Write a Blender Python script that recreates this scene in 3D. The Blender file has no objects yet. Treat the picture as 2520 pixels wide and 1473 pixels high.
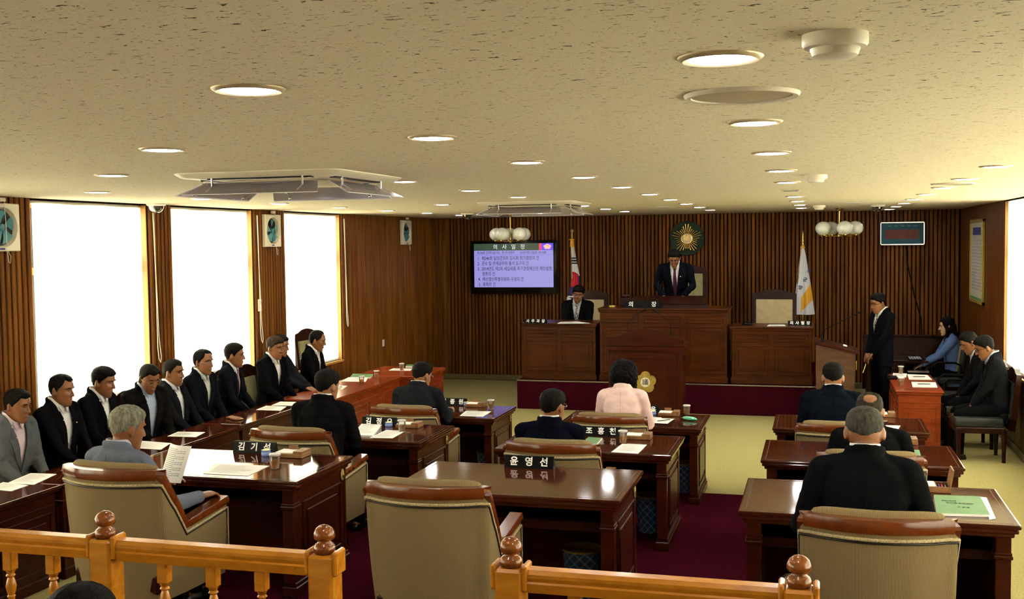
import bpy, bmesh, math, random
import numpy as np
from mathutils import Vector, Matrix, noise
from mathutils.bvhtree import BVHTree

S = bpy.context.scene
COL = S.collection
R = math.radians

# ---------------------------------------------------------------- camera, world, exposure
CX, CY, FPX = 1260.0, 736.5, 2679.13
YAW, PIT, ROL, CAMZ = -0.27380952, -0.05320577, -0.01245229, 2.56
cf = Vector((math.sin(YAW) * math.cos(PIT), math.cos(YAW) * math.cos(PIT), math.sin(PIT)))
cr0 = Vector((math.cos(YAW), -math.sin(YAW), 0)); cu0 = cr0.cross(cf)
cr = math.cos(ROL) * cr0 + math.sin(ROL) * cu0
cu = -math.sin(ROL) * cr0 + math.cos(ROL) * cu0
cam_d = bpy.data.cameras.new('camera'); cam = bpy.data.objects.new('camera', cam_d); COL.objects.link(cam)
cam_d.sensor_fit = 'HORIZONTAL'; cam_d.sensor_width = 36.0; cam_d.lens = 36.0 * FPX / 2520.0
cam_d.clip_start = 0.05; cam_d.clip_end = 100
m = Matrix.Identity(4)
for i in range(3):
    m[i][0], m[i][1], m[i][2] = cr[i], cu[i], -cf[i]
m[2][3] = CAMZ
cam.matrix_world = m
S.camera = cam
S.view_settings.view_transform = 'Standard'; S.view_settings.look = 'None'
S.view_settings.gamma = 1.0; S.view_settings.use_curve_mapping = False
S.view_settings.exposure = 0.80
S.cycles.use_denoising = True
S.cycles.max_bounces = 8; S.cycles.diffuse_bounces = 5; S.cycles.transparent_max_bounces = 12
S.cycles.caustics_reflective = False; S.cycles.caustics_refractive = False
S.cycles.sample_clamp_indirect = 14.0

W = bpy.data.worlds.new('sky'); S.world = W; W.use_nodes = True
bg = W.node_tree.nodes['Background']
bg.inputs[0].default_value = (1.0, 1.0, 0.80, 1); bg.inputs[1].default_value = 18.5   # bright overcast daylight outside
LAMP = 60.0           # strength of one ceiling downlight

def pt(px, py, ax, v):
    d = cf * FPX + cr * (px - CX) - cu * (py - CY)
    i = 'xyz'.index(ax); t = (v - (0, 0, CAMZ)[i]) / d[i]
    return Vector((d[0] * t, d[1] * t, CAMZ + d[2] * t))

# ---------------------------------------------------------------- materials
def nd(nt, typ, **kw):
    n = nt.nodes.new(typ)
    for k, v in kw.items():
        if k.startswith('_'): setattr(n, k[1:], v)
        else: n.inputs[k.replace('__', ' ')].default_value = v
    return n

def ramp(nt, stops):
    n = nt.nodes.new('ShaderNodeValToRGB'); e = n.color_ramp.elements
    while len(e) < len(stops): e.new(0.5)
    for q, (p, c) in zip(e, stops):
        q.position = p; q.color = (*c, 1) if len(c) == 3 else c
    return n

def mat(name, col, rough=0.5, col2=None, scale=(8, 8, 8), bump=0.0, bscale=None, metal=0.0, coat=0.0, spec=0.5, emit=None, es=0.0,
        trans=0.0, ior=1.45, sheen=0.0, lo=0.35, hi=0.65, detail=4, bdist=0.002, subs=0.0):
    M = bpy.data.materials.new(name); M.use_nodes = True; nt = M.node_tree; L = nt.links
    b = nt.nodes['Principled BSDF']
    b.inputs['Roughness'].default_value = rough; b.inputs['Metallic'].default_value = metal
    b.inputs['Coat Weight'].default_value = coat; b.inputs['Coat Roughness'].default_value = 0.08
    b.inputs['Specular IOR Level'].default_value = spec; b.inputs['IOR'].default_value = ior
    b.inputs['Transmission Weight'].default_value = trans; b.inputs['Sheen Weight'].default_value = sheen
    b.inputs['Base Color'].default_value = (*col, 1)
    if emit: b.inputs['Emission Color'].default_value = (*emit, 1); b.inputs['Emission Strength'].default_value = es
    if col2 or bump:
        tc = nd(nt, 'ShaderNodeTexCoord')
        mp = nd(nt, 'ShaderNodeMapping'); mp.inputs['Scale'].default_value = scale
        L.new(tc.outputs['Object'], mp.inputs[0])
        nz = nd(nt, 'ShaderNodeTexNoise', Scale=1.0, Detail=detail, Roughness=0.6); L.new(mp.outputs[0], nz.inputs[0])
        if col2:
            r = ramp(nt, [(lo, col), (hi, col2)]); L.new(nz.outputs[0], r.inputs[0]); L.new(r.outputs[0], b.inputs['Base Color'])
        if bump:
            src = nz
            if bscale:
                mp2 = nd(nt, 'ShaderNodeMapping'); mp2.inputs['Scale'].default_value = bscale
                L.new(tc.outputs['Object'], mp2.inputs[0])
                src = nd(nt, 'ShaderNodeTexNoise', Scale=1.0, Detail=3.0); L.new(mp2.outputs[0], src.inputs[0])
            bp = nd(nt, 'ShaderNodeBump', Strength=bump, Distance=bdist); L.new(src.outputs[0], bp.inputs['Height'])
            L.new(bp.outputs[0], b.inputs['Normal'])
    return M

M = {}
M['slat'] = mat('slat_wood', (0.080, 0.023, 0.0035), 0.42, (0.26, 0.096, 0.013), (14, 14, 0.9), bump=0.2, lo=0.3, hi=0.72, spec=0.12)
M['slat_back'] = mat('slat_backing', (0.006, 0.001, 0.0008), 0.8, spec=0.05)
M['wood'] = mat('mahogany', (0.024, 0.0038, 0.0010), 0.28, (0.055, 0.009, 0.0025), (3, 22, 22), lo=0.3, hi=0.7, spec=0.22)
M['woodtop'] = mat('mahogany_top', (0.040, 0.0075, 0.003), 0.065, (0.064, 0.013, 0.005), (2, 26, 2), lo=0.3, hi=0.7, coat=0.05, spec=0.4)
M['redwood'] = mat('red_wood', (0.15, 0.020, 0.004), 0.25, (0.25, 0.042, 0.008), (3, 3, 14), lo=0.3, hi=0.7, spec=0.3)
M['rostrum'] = mat('rostrum_wood', (0.036, 0.0078, 0.0013), 0.32, (0.080, 0.019, 0.003), (2, 2, 12), lo=0.3, hi=0.7, spec=0.2)
M['dkwood'] = mat('dark_wood', (0.014, 0.003, 0.0015), 0.3, (0.028, 0.006, 0.003), (6, 6, 20), spec=0.25)
M['railwood'] = mat('chair_rail_wood', (0.085, 0.016, 0.003), 0.2, (0.15, 0.034, 0.006), (6, 20, 6), lo=0.3, hi=0.7, coat=0.2)
M['oak'] = mat('orange_oak', (0.40, 0.135, 0.008), 0.24, (0.62, 0.25, 0.018), (9, 26, 26), lo=0.25, hi=0.75, coat=0.2)
M['oakball'] = mat('oak_ball', (0.16, 0.04, 0.006), 0.2, (0.27, 0.08, 0.012), (20, 20, 60), coat=0.3)
M['boxwood'] = mat('box_wood', (0.16, 0.070, 0.024), 0.4, (0.24, 0.115, 0.040), (20, 8, 8))
M['sill'] = mat('sill_wood', (0.50, 0.25, 0.06), 0.35)
M['black'] = mat('black_plastic', (0.004, 0.004, 0.005), 0.4, spec=.12)
M['leather'] = mat('dark_leather', (0.014, 0.018, 0.016), 0.4)
M['white'] = mat('white_paint', (0.80, 0.78, 0.72), 0.5)
M['cream'] = mat('cream_plastic', (0.60, 0.54, 0.42), 0.45)
M['ivory'] = mat('ivory_plastic', (0.74, 0.68, 0.54), 0.4)
M['gold'] = mat('brass', (0.80, 0.52, 0.14), 0.22, metal=1.0)
M['dullgold'] = mat('dull_gold', (0.36, 0.25, 0.05), 0.42, (0.50, 0.37, 0.09), (40, 40, 40), metal=0.6)
M['chrome'] = mat('chrome', (0.75, 0.75, 0.75), 0.15, metal=1.0)
M['steel'] = mat('steel', (0.42, 0.40, 0.38), 0.3, metal=1.0)
M['green_board'] = mat('dark_green_velvet', (0.010, 0.035, 0.018), 0.75)
M['screen_frame'] = mat('tv_frame', (0.006, 0.006, 0.008), 0.12)
M['teal'] = mat('fan_blade_teal', (0.06, 0.22, 0.26), 0.35)
M['fandark'] = mat('fan_shutter_dark', (0.02, 0.022, 0.024), 0.5)
M['globe'] = mat('frosted_globe', (0.62, 0.64, 0.52), 0.25, (0.70, 0.71, 0.60), (30, 30, 30), coat=0.3)
M['paper'] = mat('paper', (0.84, 0.83, 0.80), 0.6)
M['greencover'] = mat('green_cover', (0.075, 0.20, 0.070), 0.5, (0.10, 0.245, 0.095), (30, 30, 30))
M['blueplastic'] = mat('blue_plastic', (0.22, 0.34, 0.72), 0.35)
M['yellow'] = mat('pale_yellow', (0.85, 0.80, 0.36), 0.6)
M['mint'] = mat('mint_plastic', (0.10, 0.62, 0.38), 0.3)
M['flagwhite'] = mat('flag_white', (0.72, 0.74, 0.80), 0.6)
M['fringe'] = mat('gold_fringe', (0.75, 0.36, 0.02), 0.6, (0.90, 0.50, 0.05), (120, 120, 8))
M['flagred'] = mat('flag_red', (0.60, 0.012, 0.03), 0.6)
M['flagblue'] = mat('flag_blue', (0.012, 0.018, 0.16), 0.6)
M['ink'] = mat('ink', (0.015, 0.015, 0.02), 0.5)
M['inkgrey'] = mat('grey_print', (0.30, 0.30, 0.32), 0.6)
M['inknavy'] = mat('navy_print', (0.02, 0.03, 0.14), 0.5)
M['whitetext'] = mat('white_lettering', (0.9, 0.9, 0.9), 0.4)
M['plaid'] = None
M['beige_fabric'] = None

def ribbed():
    Mx = bpy.data.materials.new('ribbed_beige_fabric'); Mx.use_nodes = True; nt = Mx.node_tree; L = nt.links
    b = nt.nodes['Principled BSDF']; b.inputs['Roughness'].default_value = 0.85; b.inputs['Specular IOR Level'].default_value = 0.1
    tc = nd(nt, 'ShaderNodeTexCoord')
    w = nd(nt, 'ShaderNodeTexWave', Scale=88.0, Distortion=0.3, Detail=1.0); w.bands_direction = 'X'
    uv = nd(nt, 'ShaderNodeUVMap'); uv.uv_map = 'UVMap'
    L.new(uv.outputs[0], w.inputs[0])
    nz = nd(nt, 'ShaderNodeTexNoise', Scale=160.0, Detail=2.0); L.new(tc.outputs['Object'], nz.inputs[0])
    r = ramp(nt, [(0.05, (0.055, 0.032, 0.010)), (0.62, (0.30, 0.225, 0.115))]); L.new(w.outputs[0], r.inputs[0])
    mx = nd(nt, 'ShaderNodeMix', _data_type='RGBA', _blend_type='MULTIPLY'); mx.inputs[0].default_value = 0.35
    L.new(r.outputs[0], mx.inputs[6]); L.new(nz.outputs[1], mx.inputs[7])
    L.new(r.outputs[0], b.inputs['Base Color'])
    bp = nd(nt, 'ShaderNodeBump', Strength=0.5, Distance=0.002); L.new(w.outputs[0], bp.inputs['Height']); L.new(bp.outputs[0], b.inputs['Normal'])
    return Mx
M['rib'] = ribbed()
M['olive'] = mat('olive_upholstery', (0.20, 0.19, 0.085), 0.8, (0.26, 0.25, 0.12), (9, 9, 9))
M['tan_up'] = mat('tan_upholstery', (0.42, 0.33, 0.18), 0.8, (0.48, 0.39, 0.22), (9, 9, 9))
M['braid'] = mat('cream_braid', (0.50, 0.42, 0.24), 0.8, (0.20, 0.15, 0.07), (160, 160, 160))
M['nail'] = mat('dark_nail_trim', (0.012, 0.008, 0.006), 0.4)

def checks(name, c1, c2, c3):
    Mx = bpy.data.materials.new(name); Mx.use_nodes = True; nt = Mx.node_tree; L = nt.links
    b = nt.nodes['Principled BSDF']; b.inputs['Roughness'].default_value = 0.5
    uv = nd(nt, 'ShaderNodeUVMap'); uv.uv_map = 'UVMap'
    a = nd(nt, 'ShaderNodeTexWave', Scale=3.2, Distortion=0.0); a.bands_direction = 'DIAGONAL'
    mp = nd(nt, 'ShaderNodeMapping'); mp.inputs['Scale'].default_value = (1, -1, 1)
    c = nd(nt, 'ShaderNodeTexWave', Scale=3.2, Distortion=0.0); c.bands_direction = 'DIAGONAL'
    L.new(uv.outputs[0], a.inputs[0]); L.new(uv.outputs[0], mp.inputs[0]); L.new(mp.outputs[0], c.inputs[0])
    ra = ramp(nt, [(0.86, c1), (0.93, c2)]); rb = ramp(nt, [(0.88, (0, 0, 0)), (0.95, c3)])
    L.new(a.outputs[0], ra.inputs[0]); L.new(c.outputs[0], rb.inputs[0])
    ad = nd(nt, 'ShaderNodeMix', _data_type='RGBA', _blend_type='ADD'); ad.inputs[0].default_value = 1.0
    L.new(ra.outputs[0], ad.inputs[6]); L.new(rb.outputs[0], ad.inputs[7]); L.new(ad.outputs[2], b.inputs['Base Color'])
    return Mx
M['plaid'] = checks('blue_plaid', (0.02, 0.045, 0.11), (0.10, 0.16, 0.24), (0.10, 0.12, 0.10))

def ceiling_mat():
    Mx = bpy.data.materials.new('fissured_ceiling_tile'); Mx.use_nodes = True; nt = Mx.node_tree; L = nt.links
    b = nt.nodes['Principled BSDF']; b.inputs['Roughness'].default_value = 0.9; b.inputs['Specular IOR Level'].default_value = 0.15
    tc = nd(nt, 'ShaderNodeTexCoord')
    def layer(scale, rot, lo, hi):
        mp = nd(nt, 'ShaderNodeMapping'); mp.inputs['Scale'].default_value = scale; mp.inputs['Rotation'].default_value = (0, 0, rot)
        L.new(tc.outputs['Object'], mp.inputs[0])
        nz = nd(nt, 'ShaderNodeTexNoise', Scale=1.0, Detail=3.0, Roughness=0.6, Distortion=0.6); L.new(mp.outputs[0], nz.inputs[0])
        r = ramp(nt, [(lo, (0, 0, 0)), (hi, (1, 1, 1))]); L.new(nz.outputs[0], r.inputs[0]); return r
    a = layer((26, 66, 30), 0.30, 0.335, 0.36)
    c = layer((75, 135, 30), 0.15, 0.325, 0.355)
    mm = nd(nt, 'ShaderNodeMath', _operation='MULTIPLY'); L.new(a.outputs[0], mm.inputs[0]); L.new(c.outputs[0], mm.inputs[1])
    r = ramp(nt, [(0.0, (0.07, 0.045, 0.025)), (1.0, (0.72, 0.64, 0.45))]); L.new(mm.outputs[0], r.inputs[0])
    L.new(r.outputs[0], b.inputs['Base Color'])
    bp = nd(nt, 'ShaderNodeBump', Strength=0.6, Distance=0.004); L.new(mm.outputs[0], bp.inputs['Height']); L.new(bp.outputs[0], b.inputs['Normal'])
    return Mx
M['ceiling'] = ceiling_mat()
M['carpet'] = mat('beige_carpet', (0.30, 0.265, 0.11), 0.95, (0.42, 0.38, 0.165), (60, 60, 60), bump=0.5, spec=0.0, detail=6, bdist=0.004)
M['maroon'] = mat('maroon_carpet', (0.030, 0.0028, 0.0065), 0.95, (0.055, 0.005, 0.013), (60, 60, 60), bump=0.5, spec=0.0, detail=6, bdist=0.004)
M['carpetbase'] = mat('carpet_skirting', (0.14, 0.115, 0.045), 0.95, (0.18, 0.15, 0.065), (60, 60, 60), spec=0.1)

def blind_mat():
    Mx = bpy.data.materials.new('roller_blind_cloth'); Mx.use_nodes = True; nt = Mx.node_tree; L = nt.links
    nt.nodes.remove(nt.nodes['Principled BSDF']); out = nt.nodes['Material Output']
    d = nd(nt, 'ShaderNodeBsdfDiffuse'); d.inputs[0].default_value = (0.85, 0.80, 0.70, 1)
    t = nd(nt, 'ShaderNodeBsdfTranslucent'); t.inputs[0].default_value = (0.90, 0.86, 0.76, 1)
    x = nd(nt, 'ShaderNodeMixShader'); x.inputs[0].default_value = 0.5
    L.new(d.outputs[0], x.inputs[1]); L.new(t.outputs[0], x.inputs[2]); L.new(x.outputs[0], out.inputs[0]); return Mx
M['blind'] = blind_mat()

def clear(name, col, gl=0.12, tint=(0.97, 0.97, 0.97), rough=0.03, diff=0.0, ior=1.4, dcol=None):
    Mx = bpy.data.materials.new(name); Mx.use_nodes = True; nt = Mx.node_tree; L = nt.links
    nt.nodes.remove(nt.nodes['Principled BSDF']); out = nt.nodes['Material Output']
    t = nd(nt, 'ShaderNodeBsdfTransparent'); t.inputs[0].default_value = (*tint, 1)
    g = nd(nt, 'ShaderNodeBsdfGlossy'); g.inputs[0].default_value = (*col, 1); g.inputs['Roughness'].default_value = rough
    fr = nd(nt, 'ShaderNodeFresnel'); fr.inputs[0].default_value = ior
    ad = nd(nt, 'ShaderNodeMath', _operation='ADD'); ad.inputs[1].default_value = gl; L.new(fr.outputs[0], ad.inputs[0])
    x = nd(nt, 'ShaderNodeMixShader'); L.new(ad.outputs[0], x.inputs[0]); L.new(t.outputs[0], x.inputs[1]); L.new(g.outputs[0], x.inputs[2])
    last = x
    if diff:
        d = nd(nt, 'ShaderNodeBsdfDiffuse'); d.inputs[0].default_value = (*(dcol or col), 1)
        y = nd(nt, 'ShaderNodeMixShader'); y.inputs[0].default_value = diff; L.new(x.outputs[0], y.inputs[1]); L.new(d.outputs[0], y.inputs[2]); last = y
    L.new(last.outputs[0], out.inputs[0]); return Mx
M['pane'] = clear('window_glass', (1, 1, 1), 0.02)
M['acrylic'] = clear('clear_acrylic', (0.75, 0.72, 0.78), 0.0, (0.93, 0.92, 0.94), rough=.12, diff=0.20, ior=1.12)
M['acredge'] = mat('acrylic_edge', (0.75, 0.73, 0.78), 0.2)
M['cup'] = clear('clear_cup_plastic', (1, 1, 1), 0.03, (0.96, 0.96, 0.95), diff=0.04, ior=1.25)
M['cuplid'] = clear('cup_lid_plastic', (1, 1, 1), 0.15, (0.9, 0.9, 0.9), diff=0.40)
M['tea'] = clear('amber_tea', (1, 0.8, 0.4), 0.0, (0.86, 0.56, 0.10), diff=0.30, ior=1.15, dcol=(.72, .38, .03))
M['domeglass'] = clear('smoked_dome', (0.8, 0.8, 0.8), 0.12, (0.35, 0.33, 0.30))
M['lamp'] = mat('lamp_lens', (1, 1, 1), 0.3, emit=(1.0, 0.97, 0.93), es=LAMP)
M['lamplow'] = mat('lamp_rim', (0.55, 0.45, 0.28), 0.35, metal=0.3)
def emis(name, col, s):
    return mat(name, (0.02, 0.02, 0.02), 0.3, emit=col, es=s)
M['scr'] = emis('screen_lavender', (0.27, 0.25, 0.62), 0.66)
M['scrgreen'] = emis('screen_green', (0.022, 0.045, 0.026), 0.8)
M['scrred'] = emis('screen_red', (0.75, 0.02, 0.10), 0.7)
M['scrblue'] = emis('screen_blue', (0.08, 0.05, 0.62), 0.8)
M['scrwhite'] = emis('screen_white', (0.75, 0.75, 0.8), 0.7)
M['scrdark'] = emis('screen_text_dark', (0.008, 0.006, 0.03), 0.8)
M['scrpink'] = emis('screen_pink', (0.70, 0.32, 0.40), 0.8)
M['picblue'] = mat('picture_blue', (0.006, 0.075, 0.115), 0.25, spec=.15)
M['picred'] = mat('picture_maroon', (0.09, 0.012, 0.016), 0.25, (0.17, 0.045, 0.03), (3, 3, 1), spec=.15)

# ---------------------------------------------------------------- mesh builder
class MB:
    def __init__(s): s.v = []; s.f = []; s.mi = []; s.cur = 0; s.uv = {}
    def add(s, vs, fs, uvs=None):
        n = len(s.v); s.v += [tuple(map(float, v)) for v in vs]
        for k, f in enumerate(fs):
            if uvs is not None: s.uv[len(s.f)] = [uvs[i] for i in f]
            s.f.append(tuple(i + n for i in f)); s.mi.append(s.cur)
        return s
    def box(s, c, d, bev=0.0, rot=None, seg=1):
        """box centred at c with full sizes d"""
        bm = bmesh.new(); bmesh.ops.create_cube(bm, size=1.0)
        for v in bm.verts: v.co = Vector((v.co.x * d[0], v.co.y * d[1], v.co.z * d[2]))
        if bev: bmesh.ops.bevel(bm, geom=bm.edges[:], offset=min(bev, min(d) * 0.45), segments=seg, affect='EDGES', profile=0.6)
        mt = Matrix.Translation(c)
        if rot is not None: mt = mt @ (rot if isinstance(rot, Matrix) else Matrix.Rotation(rot, 4, 'Z')).to_4x4()
        bm.transform(mt); bm.verts.index_update()
        s.add([v.co for v in bm.verts], [[v.index for v in f.verts] for f in bm.faces]); bm.free(); return s
    def bx(s, x0, x1, y0, y1, z0, z1, bev=0.0):
        return s.box(((x0 + x1) / 2, (y0 + y1) / 2, (z0 + z1) / 2), (abs(x1 - x0), abs(y1 - y0), abs(z1 - z0)), bev)
    def rings(s, rs, cap=True, uv=None):
        n = len(rs[0]); vs = [p for r in rs for p in r]; fs = []
        for i in range(len(rs) - 1):
            for j in range(n):
                k = (j + 1) % n; fs.append((i * n + j, i * n + k, (i + 1) * n + k, (i + 1) * n + j))
        if cap: fs.append(tuple(range(n))[::-1]); fs.append(tuple((len(rs) - 1) * n + j for j in range(n)))
        return s.add(vs, fs)
    def grid(s, g, uvf=None, closeu=False):
        nu, nv = len(g), len(g[0]); vs = [p for r in g for p in r]; fs = []; uvs = None
        if uvf: uvs = [uvf(i, j) for i in range(nu) for j in range(nv)]
        for i in range(nu - 1):
            for j in range(nv - 1): fs.append((i * nv + j, (i + 1) * nv + j, (i + 1) * nv + j + 1, i * nv + j + 1))
        return s.add(vs, fs, uvs)
    def tube(s, pts, rad, n=10, side=None, cap=True, round_caps=False):
        """pts list, rad float or list of r or (ra, rb) (ra along side vector)"""
        P = [Vector(p) for p in pts]; k = len(P)
        if not isinstance(rad, (list,)): rad = [rad] * k
        rad = [(r, r) if not isinstance(r, tuple) else r for r in rad]
        if round_caps:
            d0 = (P[0] - P[1]).normalized(); d1 = (P[-1] - P[-2]).normalized(); r0, r1 = rad[0], rad[-1]
            m0, m1 = min(r0), min(r1); pre, post, pr, po = [], [], [], []
            for a in (0.97, 0.75, 0.4):
                cc = math.sqrt(1 - a * a); pre.append(P[0] + d0 * m0 * a); pr.append((r0[0] * cc, r0[1] * cc))
                post.append(P[-1] + d1 * m1 * a); po.append((r1[0] * cc, r1[1] * cc))
            P = pre + P + post[::-1]; rad = pr + rad + po[::-1]; k = len(P)
        rs = []; prev = Vector(side) if side is not None else None
        for i in range(k):
            t = (P[min(i + 1, k - 1)] - P[max(i - 1, 0)]).normalized()
            if prev is None: prev = t.orthogonal()
            u = prev - t * prev.dot(t)
            if u.length < 1e-5: u = t.orthogonal()
            u.normalize(); w = t.cross(u); prev = u
            rs.append([P[i] + u * rad[i][0] * math.cos(2 * math.pi * j / n) + w * rad[i][1] * math.sin(2 * math.pi * j / n) for j in range(n)])
        return s.rings(rs, cap)
    def lathe(s, prof, c=(0, 0, 0), n=24, cap=True, mtx=None):
        rs = [[(c[0] + r * math.cos(2 * math.pi * j / n), c[1] + r * math.sin(2 * math.pi * j / n), c[2] + z) for j in range(n)] for r, z in prof]
        if mtx is not None: rs = [[mtx @ Vector(p) for p in r] for r in rs]
        return s.rings(rs, cap)
    def ball(s, c, r, n=16, m=10, mtx=None):
        r = (r, r, r) if not isinstance(r, tuple) else r
        rs = []
        for i in range(m + 1):
            a = -math.pi / 2 + math.pi * min(max(i / m, 0.012), 0.988)
            q = [Vector((r[0] * math.cos(a) * math.cos(2 * math.pi * j / n), r[1] * math.cos(a) * math.sin(2 * math.pi * j / n), r[2] * math.sin(a))) for j in range(n)]
            if mtx is not None: q = [mtx @ p for p in q]
            rs.append([p + Vector(c) for p in q])
        return s.rings(rs)
    def sweep(s, pts, sec, up=(0, 0, 1), closed=False):
        """sec: list of (side, up) offsets, or function i -> list"""
        P = [Vector(p) for p in pts]; k = len(P); rs = []; up = Vector(up)
        for i in range(k):
            t = (P[(i + 1) % k if closed else min(i + 1, k - 1)] - P[(i - 1) % k if closed else max(i - 1, 0)]).normalized()
            sd = t.cross(up)
            if sd.length < 1e-4: sd = Vector((1, 0, 0))
            sd.normalize(); uu = sd.cross(t)
            q = sec(i) if callable(sec) else sec
            rs.append([P[i] + sd * a + uu * b for a, b in q])
        if closed: rs.append(rs[0])
        return s.rings(rs, not closed)
    def poly(s, pts2, mtx, th):
        """extruded polygon: pts2 in local xy, thickness th along local z"""
        n = len(pts2)
        a = [mtx @ Vector((x, y, 0)) for x, y in pts2]; b = [mtx @ Vector((x, y, th)) for x, y in pts2]
        s.add(a + b, [tuple(range(n))[::-1], tuple(range(n, 2 * n))] + [(i, (i + 1) % n, n + (i + 1) % n, n + i) for i in range(n)]); return s
    def ob(s, name, mats, parent=None, smooth=False, angle=40):
        me = bpy.data.meshes.new(name); me.from_pydata(s.v, [], s.f)
        for q in (mats if isinstance(mats, (list, tuple)) else [mats]): me.materials.append(M[q] if isinstance(q, str) else q)
        if any(s.mi): me.polygons.foreach_set('material_index', s.mi)
        if s.uv:
            ul = me.uv_layers.new(name='UVMap')
            for p in me.polygons:
                u = s.uv.get(p.index)
                if u:
                    for li, q in zip(p.loop_indices, u): ul.data[li].uv = q
        me.validate(); me.update()
        if smooth:
            me.polygons.foreach_set('use_smooth', [True] * len(me.polygons))
            if angle < 179: me.set_sharp_from_angle(angle=R(angle))
        o = bpy.data.objects.new(name, me); COL.objects.link(o)
        if parent is not None: o.parent = parent
        return o

def tag(o, label, cat, group=None, kind=None):
    o['label'] = label; o['category'] = cat
    if group: o['group'] = group
    if kind: o['kind'] = kind
    return o
def struct(o): o['kind'] = 'structure'; return o
def thing(name, label, cat, loc=(0, 0, 0), rz=0.0, group=None):
    o = bpy.data.objects.new(name, None); COL.objects.link(o); o.empty_display_size = 0.1
    o.location = loc; o.rotation_euler = (0, 0, rz); return tag(o, label, cat, group)
def dup(root, loc, rz, label, group=None, scale=None):
    r = root.copy(); COL.objects.link(r); r.location = loc; r.rotation_euler = (0, 0, rz); r['label'] = label
    if group: r['group'] = group
    if scale: r.scale = scale
    for ch in list(root.children):
        c = ch.copy(); COL.objects.link(c); c.parent = r
        for g in list(ch.children):
            d = g.copy(); COL.objects.link(d); d.parent = c
    return r

def text_mb(txt, size, mtx, extr=0.0008, align='CENTER', sx=1.0, spacing=1.0, bold=0.0):
    cu_ = bpy.data.curves.new('txt', 'FONT'); cu_.body = txt; cu_.size = size; cu_.extrude = extr; cu_.align_x = align; cu_.align_y = 'CENTER'
    cu_.space_character = spacing; cu_.resolution_u = 3; cu_.offset = bold
    o = bpy.data.objects.new('txt', cu_); COL.objects.link(o)
    dg = bpy.context.evaluated_depsgraph_get(); dg.update()
    me = bpy.data.meshes.new_from_object(o.evaluated_get(dg))
    mb = MB(); mm = mtx @ Matrix.Diagonal((sx, 1, 1, 1))
    mb.add([mm @ v.co for v in me.vertices], [tuple(p.vertices) for p in me.polygons])
    bpy.data.objects.remove(o); bpy.data.meshes.remove(me); bpy.data.curves.remove(cu_)
    return mb
def frame(o, x, y):
    """matrix with local x, y axes given in the parent space and origin o"""
    x = Vector(x).normalized(); y = Vector(y); y = (y - x * y.dot(x)).normalized(); z = x.cross(y)
    mm = Matrix.Identity(4)
    for i in range(3): mm[i][0], mm[i][1], mm[i][2], mm[i][3] = x[i], y[i], z[i], o[i]
    return mm
FACE_CAM = lambda o: frame(o, (1, 0, 0), (0, 0, 1))     # reads from the camera's side (normal -y)
FACE_FAR = lambda o: frame(o, (-1, 0, 0), (0, 0, 1))

def panel(mb, o, U, V, N, w, h, fr=0.018, proud=0.010, inner=0.055):
    """moulded panel: outer frame of bars and a raised field, centred at o on a face with axes U (width), V (height), normal N"""
    U, V, N, o = Vector(U), Vector(V), Vector(N), Vector(o)
    rot = Matrix((U, V, N)).transposed()
    for sg in (-1, 1):
        mb.box(o + U * sg * (w / 2) + N * proud / 2, (fr, h + fr, proud), 0.004, rot)
        mb.box(o + V * sg * (h / 2) + N * proud / 2, (w - fr, fr, proud), 0.004, rot)
    if inner and w > inner * 2.4 and h > inner * 2.4:
        mb.box(o + N * proud * 0.4, (w - inner * 2, h - inner * 2, proud * 1.2), 0.008, rot)
# ---------------------------------------------------------------- room shell
XL, XR, YB, YF, ZC = -6.78, 2.27, 19.27, -1.6, 3.0
ZW = 2.985                                   # top of the windows
LW = [(-1.3, 1.3), (1.7, 4.4), (5.0, 6.85), (8.23, 9.99), (10.43, 12.20), (13.04, 14.79)]  # first three openings are out of view, added to bring in more daylight
SILL = 0.85
RW = (2.2, 14.88); RSILL = 0.92  # unseen near part of the right window is stretched to light the ceiling

mb = MB(); mb.bx(XL - .3, XR + .3, YF - .3, YB + .3, -0.3, 0.0); floor = struct(mb.ob('floor', 'carpet'))
mb = MB(); mb.bx(XL - .3, XR + .3, YF - .3, YB + .3, ZC, ZC + 0.2); struct(mb.ob('ceiling', 'ceiling'))

def slats(mb, a0, a1, z0, z1, axis, wall, sgn, pitch=0.067, w=0.053, d=0.026):
    """vertical ribs between a0 and a1 along axis ('x' or 'y') standing proud of the wall plane"""
    n = max(1, int(round((a1 - a0) / pitch))); p = (a1 - a0) / n
    for i in range(n):
        c = a0 + (i + 0.5) * p
        prof = [(-w / 2, 0), (-w / 2 + .003, d * .8), (-w / 2 + .010, d), (w / 2 - .010, d), (w / 2 - .003, d * .8), (w / 2, 0)]
        rs = []
        for z in (z0, z1):
            rs.append([(c + a, wall + sgn * b, z) if axis == 'x' else (wall + sgn * b, c + a, z) for a, b in prof])
        mb.rings(rs)

# left wall: solid parts, then ribs
mb = MB(); mb.cur = 1
ys = [YF] + [v for w in LW for v in w] + [YB]
for i in range(0, len(ys), 2): mb.bx(XL - .28, XL, ys[i], ys[i + 1], 0, ZC)
for a, b in LW:
    mb.bx(XL - .28, XL, a, b, 0, SILL); mb.bx(XL - .28, XL, a, b, ZW, ZC)
mb.cur = 0
for i in range(0, len(ys), 2):
    if ys[i + 1] > 6: slats(mb, ys[i] + .012, ys[i + 1] - .012, 0.09, ZC - .002, 'y', XL, 1)
for a, b in LW: slats(mb, a + .01, b - .01, 0.09, SILL - .03, 'y', XL, 1)
struct(mb.ob('wall_left', ['slat', 'slat_back']))
# back wall
mb = MB(); mb.cur = 1; mb.bx(XL - .28, XR + .28, YB, YB + .2, 0, ZC); mb.cur = 0
slats(mb, XL + .12, XR - .02, 0.10, ZC - .002, 'x', YB, -1)
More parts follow.
